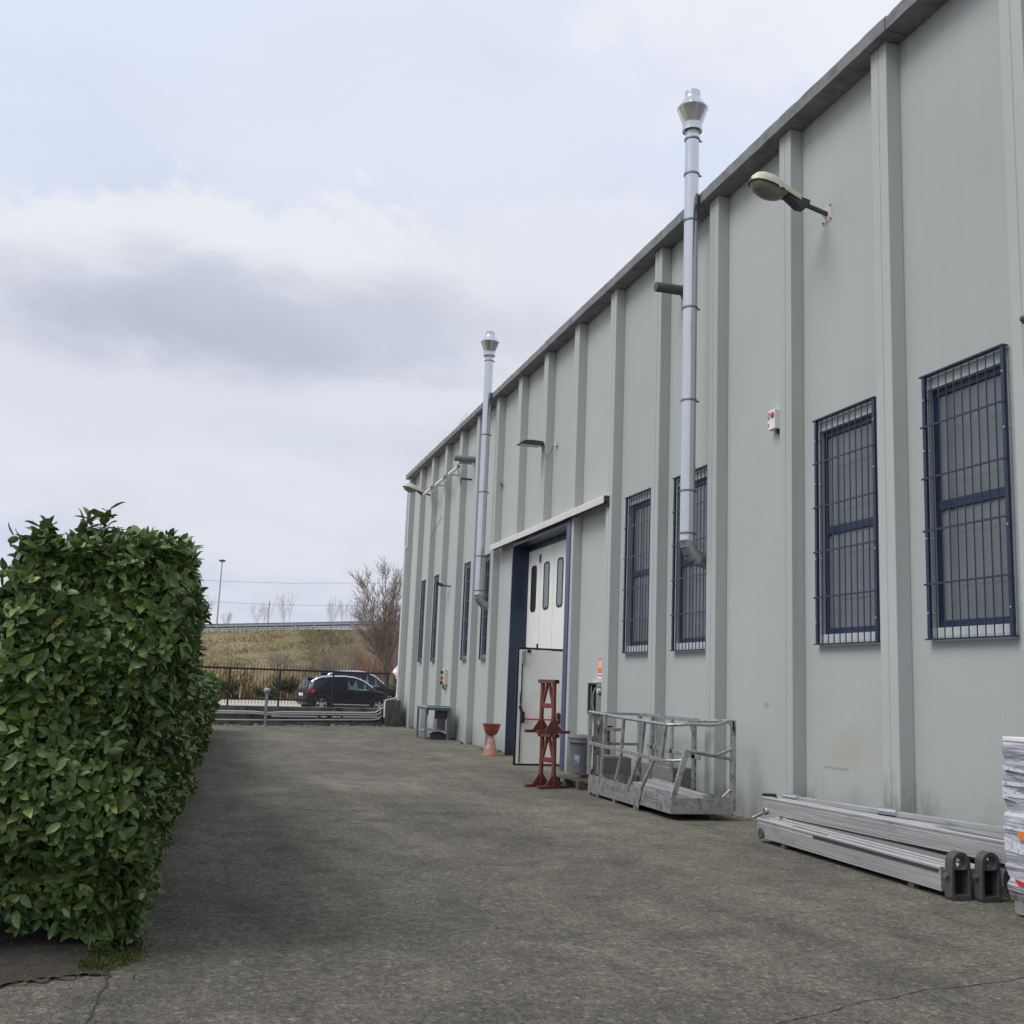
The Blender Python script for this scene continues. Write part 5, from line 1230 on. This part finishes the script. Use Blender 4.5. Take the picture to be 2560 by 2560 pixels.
# scattered growth (numpy blades)
def blades(name, n, area, size, m, label, seed, lean=.6, wide=.16, tones=(0,1)):
    g = np.random.default_rng(seed); P = area(g, n); N_ = len(P)
    ln = size[0]+(size[1]-size[0])*g.random(N_)
    az = g.random(N_)*2*np.pi; tilt = g.random(N_)*lean
    d = np.stack([np.cos(az)*np.sin(tilt), np.sin(az)*np.sin(tilt), np.cos(tilt)], 1)
    a2 = g.random(N_)*2*np.pi; s = np.stack([np.cos(a2), np.sin(a2), 0*a2], 1)*(ln*wide)[:, None]
    v = np.stack([P-s*.5, P+s*.5, P+d*ln[:,None]+s*.2, P+d*ln[:,None]-s*.2], 1).reshape(-1,3)
    return fast(name, v, 4, N_, tones[0]+(tones[1]-tones[0])*g.random(N_), m, label)
def fast(name, v, per, cnt, tone, m, label, cat=None, faces=None, parent=None, k='stuff'):
    """one mesh from 'cnt' identical little polygons' vertices"""
    if faces is None: faces = [tuple(range(per))]
    me = bpy.data.meshes.new(name); F = np.concatenate([np.array(f) for f in faces]); sizes = np.array([len(f) for f in faces])
    loops = (np.arange(cnt)[:,None]*per + F[None,:]).ravel()
    me.vertices.add(cnt*per); me.vertices.foreach_set('co', np.asarray(v, np.float32).ravel())
    me.loops.add(len(loops)); me.loops.foreach_set('vertex_index', loops.astype(np.int32))
    st = np.concatenate([[0], np.cumsum(np.tile(sizes, cnt))[:-1]]).astype(np.int32)
    me.polygons.add(len(st)); me.polygons.foreach_set('loop_start', st)
    me.update(calc_edges=True)
    at = me.attributes.new('tone', 'FLOAT', 'POINT'); at.data.foreach_set('value', np.repeat(np.asarray(tone, np.float32), per))
    me.materials.append(m); o = bpy.data.objects.new(name, me); COL.objects.link(o); o.parent = parent
    if k: o['kind'] = k
    if label: tag(o, label, cat or 'vegetation')
    return o
def on_bank(g, n):
    x = g.uniform(-14, 16, n); t_ = g.random(n)
    y0 = np.array([road_far(a) for a in x]); y1 = np.maximum(74.5, y0+4); zt = np.array([max(1.2, bank_top(a)) for a in x])
    return np.stack([x, y0+(y1-y0)*t_, -.1+(zt+.1)*t_**.85], 1)
o = blades('grass', 26000, on_bank, (.07,.28), M['grass'], 'dry winter grass covering the embankment', 1, 1.2, .22); o['category'] = 'grass'
def foot(g, n):
    x = g.uniform(-14, 15, n); y = np.array([road_far(a) for a in x]) + g.normal(.2, .8, n); z = np.abs(g.normal(0, .62, n))+.1
    c = np.sin(x*1.3)+np.sin(x*.47+1)+.6*np.sin(x*3.1)
    keep = g.random(n) < .45+.25*c; return np.stack([x, y, z], 1)[keep]
o = blades('brambles', 42000, foot, (.12,.50), M['dry'], 'tangle of dry bramble and weeds at the foot of the bank', 2, 1.5, .20); o['category'] = 'brambles'
def clump(name, c, r, n, label, m, seed, cat='bush', size=(.10,.26)):
    g = np.random.default_rng(seed); p = g.normal(0, 1, (n,3)); p /= np.linalg.norm(p, axis=1)[:,None]; p *= (g.random(n)**.4)[:,None]*(1+.25*np.sin(p[:,[0]]*7)+.2*np.sin(p[:,[2]]*9))
    P = p*np.array(r)+np.array(c); P = P[P[:,2] > .1]
    o = blades(name, 0, lambda g_, n_: P, size, m, label, seed, 2.2, .55); o['category'] = cat; del o['kind']; o['group'] = 'evergreen bushes below the bank'
    return o
clump('bush', (1.55,62.3,.75), (.55,.5,.42), 700, 'dark green rounded bush at the foot of the bank', M['scrub'], 11)
clump('bush', (5.0,64.6,.9), (.9,.6,.42), 900, 'wider dark green bush left of the parked cars', M['scrub'], 12)
clump('bush', (3.8,64.0,.45), (.8,.5,.28), 700, 'low dark ivy mound behind the globe light', M['scrub'], 13)
clump('bush', (.1,62.6,.35), (1.0,.4,.3), 800, 'low bright green weed patch beside the hedge', M['grass'], 14)

# ------------------------------------------------------------------ laurel hedges
LEAF_V = np.array([(0,0,0),(.20,.36,.035),(.17,.0,-.01),(.20,-.36,.035),(.52,.46,.04),(.50,0,-.035),(.52,-.46,.04),(.82,.28,-.01),(.80,0,-.05),(.82,-.28,-.01),(1.0,0,-.11)])
LEAF_F = [(0,2,1),(0,3,2),(1,2,5,4),(2,3,6,5),(4,5,8,7),(5,6,9,8),(7,8,10),(8,9,10)]
def leaf_cloud(P, nrm, g, ln, per_shoot=6, up=.35):
    """rosettes of leaves at shoot tips P facing nrm; returns frames (origin, X, Y, Z, length)"""
    n = len(P); ax = nrm + np.array([0,0,up]) + g.normal(0,.45,(n,3)); ax /= np.linalg.norm(ax,axis=1)[:,None]
    ref = np.where(np.abs(ax[:,[2]])>.9, np.array([[1,0,0.]]), np.array([[0,0,1.]])); u = np.cross(ax, ref); u /= np.linalg.norm(u,axis=1)[:,None]; v = np.cross(ax,u)
    O=[];X=[];Y=[];Z=[];Ls=[]
    a0 = g.random(n)*6.28
    for k in range(per_shoot):
        a = a0 + k*2.4 + g.normal(0,.2,n); el = np.clip(g.normal(1.12,.32,n)-.10*(k<2), .25, 1.65)
        rad = u*np.cos(a)[:,None]+v*np.sin(a)[:,None]
        x = ax*np.cos(el)[:,None]+rad*np.sin(el)[:,None]
        z = ax*np.sin(el)[:,None]-rad*np.cos(el)[:,None]; z = z + g.normal(0,.22,(n,3)); z -= x*np.sum(z*x,1)[:,None]; z /= np.linalg.norm(z,axis=1)[:,None]
        l = ln*np.clip(g.normal(1,.27,n),.45,1.6)
        O.append(P - ax*(.012*k)[...,None] if False else P - ax*.014*k); X.append(x); Y.append(np.cross(z,x)); Z.append(z); Ls.append(l)
    return [np.concatenate(q) for q in (O,X,Y,Z,Ls)]
def leaf_verts(O,X,Y,Z,Ls, wid=.54):
    lv = LEAF_V; s = Ls[:,None,None]
    return (O[:,None,:] + s*(lv[None,:,[0]]*X[:,None,:] + lv[None,:,[1]]*wid*Y[:,None,:] + lv[None,:,[2]]*1.3*Z[:,None,:]))
def hx(y): return -.50+.020*y + .0                      # right face of the hedge, at its foot
def face_x(y, z): return hx(y) + np.where(y < 12.3, .15, .24)*np.clip(z/.9,0,1)**.8 + .06*np.sin(y*2.1+z*3)+.04*np.sin(z*5-y)
def hedge(label, y0, y1, h, xl, seed, dens, ln, front=True, hand=0, shoots=()):
    t = thing('laurel_hedge', label, 'hedge', (-.6, (y0+y1)/2, 0), 'laurel hedges along the yard')
    g = np.random.default_rng(seed); P=[]; Nn=[]
    def put(p, n): P.append(p); Nn.append(n)
    dense = lambda a: int(a*dens)
    # side face
    n = dense((y1-y0)*h); y = g.uniform(y0,y1,n); z = g.uniform(.06,h,n)
    if front: y = y0+(y1-y0)*g.random(n)
    for dep in (0,.10):
        k = np.clip((z-(h-.25))/.25,0,1)
        x = face_x(y,z)-.14*k**2-dep+g.normal(0,.035,n); put(np.stack([x,y+g.normal(0,.03,n),z],1), np.tile([1,0,.1],(n,1))+k[:,None]*np.array([0,0,.8]))
    # top
    wtop = abs(xl)-.1; n = dense((y1-y0)*wtop*1.0); x = g.uniform(xl+.05,-.12,n); y = g.uniform(y0,y1,n)
    z = h + .05*np.sin(y*3.1+x*5)+.04*np.sin(x*9+y)+g.normal(0,.03,n)-.10*np.clip((x+.30)/.25,0,1)**2
    put(np.stack([x,y,z],1), np.tile([0,-.15,1.],(n,1)))
    # front face
    if front:
        n = dense((abs(xl)+.35)*h*1.45); z = g.uniform(.10,h,n); low = z < 1.47
        xr = face_x(np.full(n,y0),z)-.03
        x = np.where(low, xl-.55+(xr-xl+.55)*g.random(n), xl+(xr-xl)*g.random(n))
        for dep in (0,.09):
            bulge = .07*np.sin(x*6+z*3)+.05*np.sin(z*7+x*2)
            y = y0 + bulge + .30*np.clip((.7-z)/.7,0,1) + dep + g.normal(0,.03,n)
            k = np.clip((z-(h-.2))/.2,0,1)
            put(np.stack([x,y+.10*k**2,z],1), np.tile([.0,-1,.05],(n,1))+k[:,None]*np.array([0,0,.9])+np.clip((x-xr+.2)/.2,0,1)[:,None]*np.array([.7,0,0]))
        # the near corner itself
        n = dense(.55*h); z = g.uniform(.12,h-.05,n); u = g.random(n)
        put(np.stack([face_x(np.full(n,y0+.1),z)-.02-.16*u+g.normal(0,.03,n), y0+.30*np.clip((.7-z)/.7,0,1)+.20*(1-u)+g.normal(0,.03,n), z],1), np.tile([.7,-.7,.05],(n,1)))
        # left return of the tall part, and the lower step beside it
        n = dense(1.4*(h-1.5)); y = g.uniform(y0,y0+1.6,n); z = g.uniform(1.5,h,n); put(np.stack([xl+.05*np.sin(z*9)+g.normal(0,.04,n),y,z],1), np.tile([-1,0,.2],(n,1)))
        n = dense(1.6); x = g.uniform(xl-.8,xl,n); y = g.uniform(y0,y0+1.6,n); put(np.stack([x,y,1.49+g.normal(0,.04,n)],1), np.tile([0,-.2,1.],(n,1)))
        for sx, sy_, sh in shoots:
            m_ = 7; zz = h+.02+np.linspace(0,sh,m_); put(np.stack([sx+g.normal(0,.012,m_),np.full(m_,sy_),zz],1), np.tile([0,0,1.],(m_,1)))
    P = np.concatenate(P); Nn = np.concatenate(Nn); Nn /= np.linalg.norm(Nn,axis=1)[:,None]
    O,X,Y,Z,Ls = leaf_cloud(P,Nn,g,ln)
    tone = np.clip(g.beta(2,2.6,len(O))*.9+.0 + (g.random(len(O))<.015)*.45, 0, 1)
    V = leaf_verts(O,X,Y,Z,Ls)
    pick = np.array([],int)
    if hand:
        cand = np.where(O[:,1]+.0*O[:,0] < y0+.06+.30*np.clip((.7-O[:,2])/.7,0,1))[0]
        cand = cand[(O[cand,0] > -1.15) & (O[cand,2] > .15)]; sc_ = Ls[cand]*np.abs(Z[cand,1]); pick = cand[np.argsort(-sc_)[:hand]]
    keep = np.ones(len(O),bool); keep[pick] = False
    w = np.array(wloc(t))
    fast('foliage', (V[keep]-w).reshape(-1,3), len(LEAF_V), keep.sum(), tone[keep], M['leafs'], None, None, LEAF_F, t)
    if len(pick):
        lm = bpy.data.meshes.new('leaf'); lm.from_pydata((LEAF_V*np.array([1,.54,1.3])).tolist(), [], LEAF_F); lm.update(); lm.materials.append(M['leaf1'])
        for i in pick:
            o = bpy.data.objects.new('leaf', lm); COL.objects.link(o); o.parent = t
            s = Ls[i]; x, yv, zv, p = X[i]*s, Y[i]*s, Z[i]*s, O[i]-w
            o.matrix_local = Matrix(((x[0],yv[0],zv[0],p[0]),(x[1],yv[1],zv[1],p[1]),(x[2],yv[2],zv[2],p[2]),(0,0,0,1)))
    # near-black boxes carry the hedge's inner shade in their colour; then stems
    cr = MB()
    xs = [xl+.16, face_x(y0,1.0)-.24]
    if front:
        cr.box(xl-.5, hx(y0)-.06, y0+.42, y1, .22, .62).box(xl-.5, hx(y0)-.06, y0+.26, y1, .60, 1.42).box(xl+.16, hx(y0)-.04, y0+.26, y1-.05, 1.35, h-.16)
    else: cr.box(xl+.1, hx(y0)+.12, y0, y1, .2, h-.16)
    cr.build('shade_core', M['core'], t)
    st = MB()
    yy = y0+.45
    while yy < y1:
        p = Vector((hx(yy)-.35+g.normal(0,.08), yy, 0)); st.tube([p, p+Vector((g.normal(0,.05),g.normal(0,.05),.3)), p+Vector((g.normal(0,.1),g.normal(0,.1),.7))], [.03,.025,.02], 6); yy += .55
    st.build('stem', M['trunk'], t)
    return t
hedge('tall clipped laurel hedge nearest on the left', 6.60, 12.3, 2.355, -1.07, 3, 300, .077, True, 300, ((-.74,6.8,.14),(-.64,6.75,.17),(-.95,6.9,.08),(-.28,6.9,.06)))
hedge('lower laurel hedge running on behind the tall one', 12.3, 31.0, 1.56, -1.3, 4, 130, .092, False)

# moss, leaf litter and pebbles by the bed
def tuft(g, n):
    c = np.array([(-.33,6.75),(-.30,6.55),(-.40,6.40)])[g.integers(0,3,n)]; p = c+g.normal(0,[.05,.07],(n,2)); return np.stack([p[:,0],p[:,1],np.full(n,.010)],1)
o = blades('moss', 2600, tuft, (.012,.035), M['moss'], 'mossy tuft on the edge of the hedge bed', 5, 1.2, .35); o['category'] = 'moss'
def litter(g, n): x = -2.2+2.0*g.random(n)**.6; return np.stack([x, 6.0+1.3*g.random(n), np.full(n,.02)], 1)
o = blades('leaf_litter', 120, litter, (.012,.035), M['twig2'], 'fallen leaves and twigs on the hedge bed', 6, 3.1, .4); o['category'] = 'litter'
g = np.random.default_rng(9); b = MB()
for k in range(700):
    y = 4.4+9*g.random()**1.8; x = -.25+ (y*.95)*g.random(); s = .003+.007*g.random()**3
    n0 = len(b.v); q = [(x+s*1.4*math.cos(a)*g.uniform(.6,1), y+s*math.sin(a)*g.uniform(.6,1)) for a in (0,1.25,2.5,3.75,5)]
    b.v += [(p[0],p[1],0) for p in q] + [(x,y,s*.8)]; b.f += [(n0+i, n0+(i+1)%5, n0+5) for i in range(5)]
kind(tag(b.build('grit', M['rubble']), 'loose grit scattered over the near yard', 'grit'), 'stuff')

# crumbs, leaves and weeds in the joint between wall and yard
g = np.random.default_rng(19); b = MB()
for k in range(900):
    y = 7+31*g.random(); base_x = D if any(ry(i)-.02 < y < ry(i)+RW+.02 for i in range(2,17)) else WX
    if GY0 < y < GY1: continue
    x = base_x-abs(g.normal(0,.045))-.004; s_z = .004+.016*g.random()**2; n0 = len(b.v)
    q = [(x+s_z*math.cos(a)*g.uniform(.6,1.3), y+s_z*1.5*math.sin(a)*g.uniform(.6,1.3)) for a in (0,1.25,2.5,3.75,5)]
    b.v += [(p[0],p[1],-.002) for p in q] + [(x,y,s_z*.8)]; b.f += [(n0+i, n0+(i+1)%5, n0+5) for i in range(5)]
kind(tag(b.build('wall_foot_dirt', M['soil']), 'crumbs of dirt along the foot of the hall wall', 'dirt'), 'stuff')
def weeds(g_, n):
    y = np.array([9.5,11.3,13.1,15.2,24.4,25.2,27.3,29.2,31.2,33.2,35.2])[g_.integers(0,11,n)]+g_.normal(0,.10,n); return np.stack([np.full(n,6.72)-np.abs(g_.normal(0,.02,n))+.19*(np.abs(((y-Y2)/S)%1-.07)>.09), y, np.zeros(n)],1)
o = blades('weeds', 520, weeds, (.02,.07), M['moss'], 'tiny weeds in the joint at the foot of the hall wall', 29, 1.1, .25); o['category'] = 'weeds'

# behind the hedge on the left: a blue container and a pale building
t = thing('shipping_container', 'deep blue steel container glimpsed left of the hedge', 'container', (-8.5, 30, 0))
b = MB()
for k in range(40):
    y = 28+k*.15; b.box(-5.78 if k%2 else -5.82, -5.75, y, y+.15, .1, 2.3)
b.box(-8.2,-5.85,28,34,.0,2.4).build('body', M['cargreyblue'], t)
t = thing('pale_house', 'pale rendered building far off left of the hedge', 'house', (-16, 70, 0))
MB().box(-24,-11,70,80,0,5.45).build('wall', M['house'], t)
MB().box(-24.3,-10.7,69.7,80.3,5.46,5.72).build('roof', M['house'], t)
for x in (-22,-18.5,-15): f = MB().box(x,x+1.4,69.94,69.99,2.2,3.8).build('window', M['dark'], t)
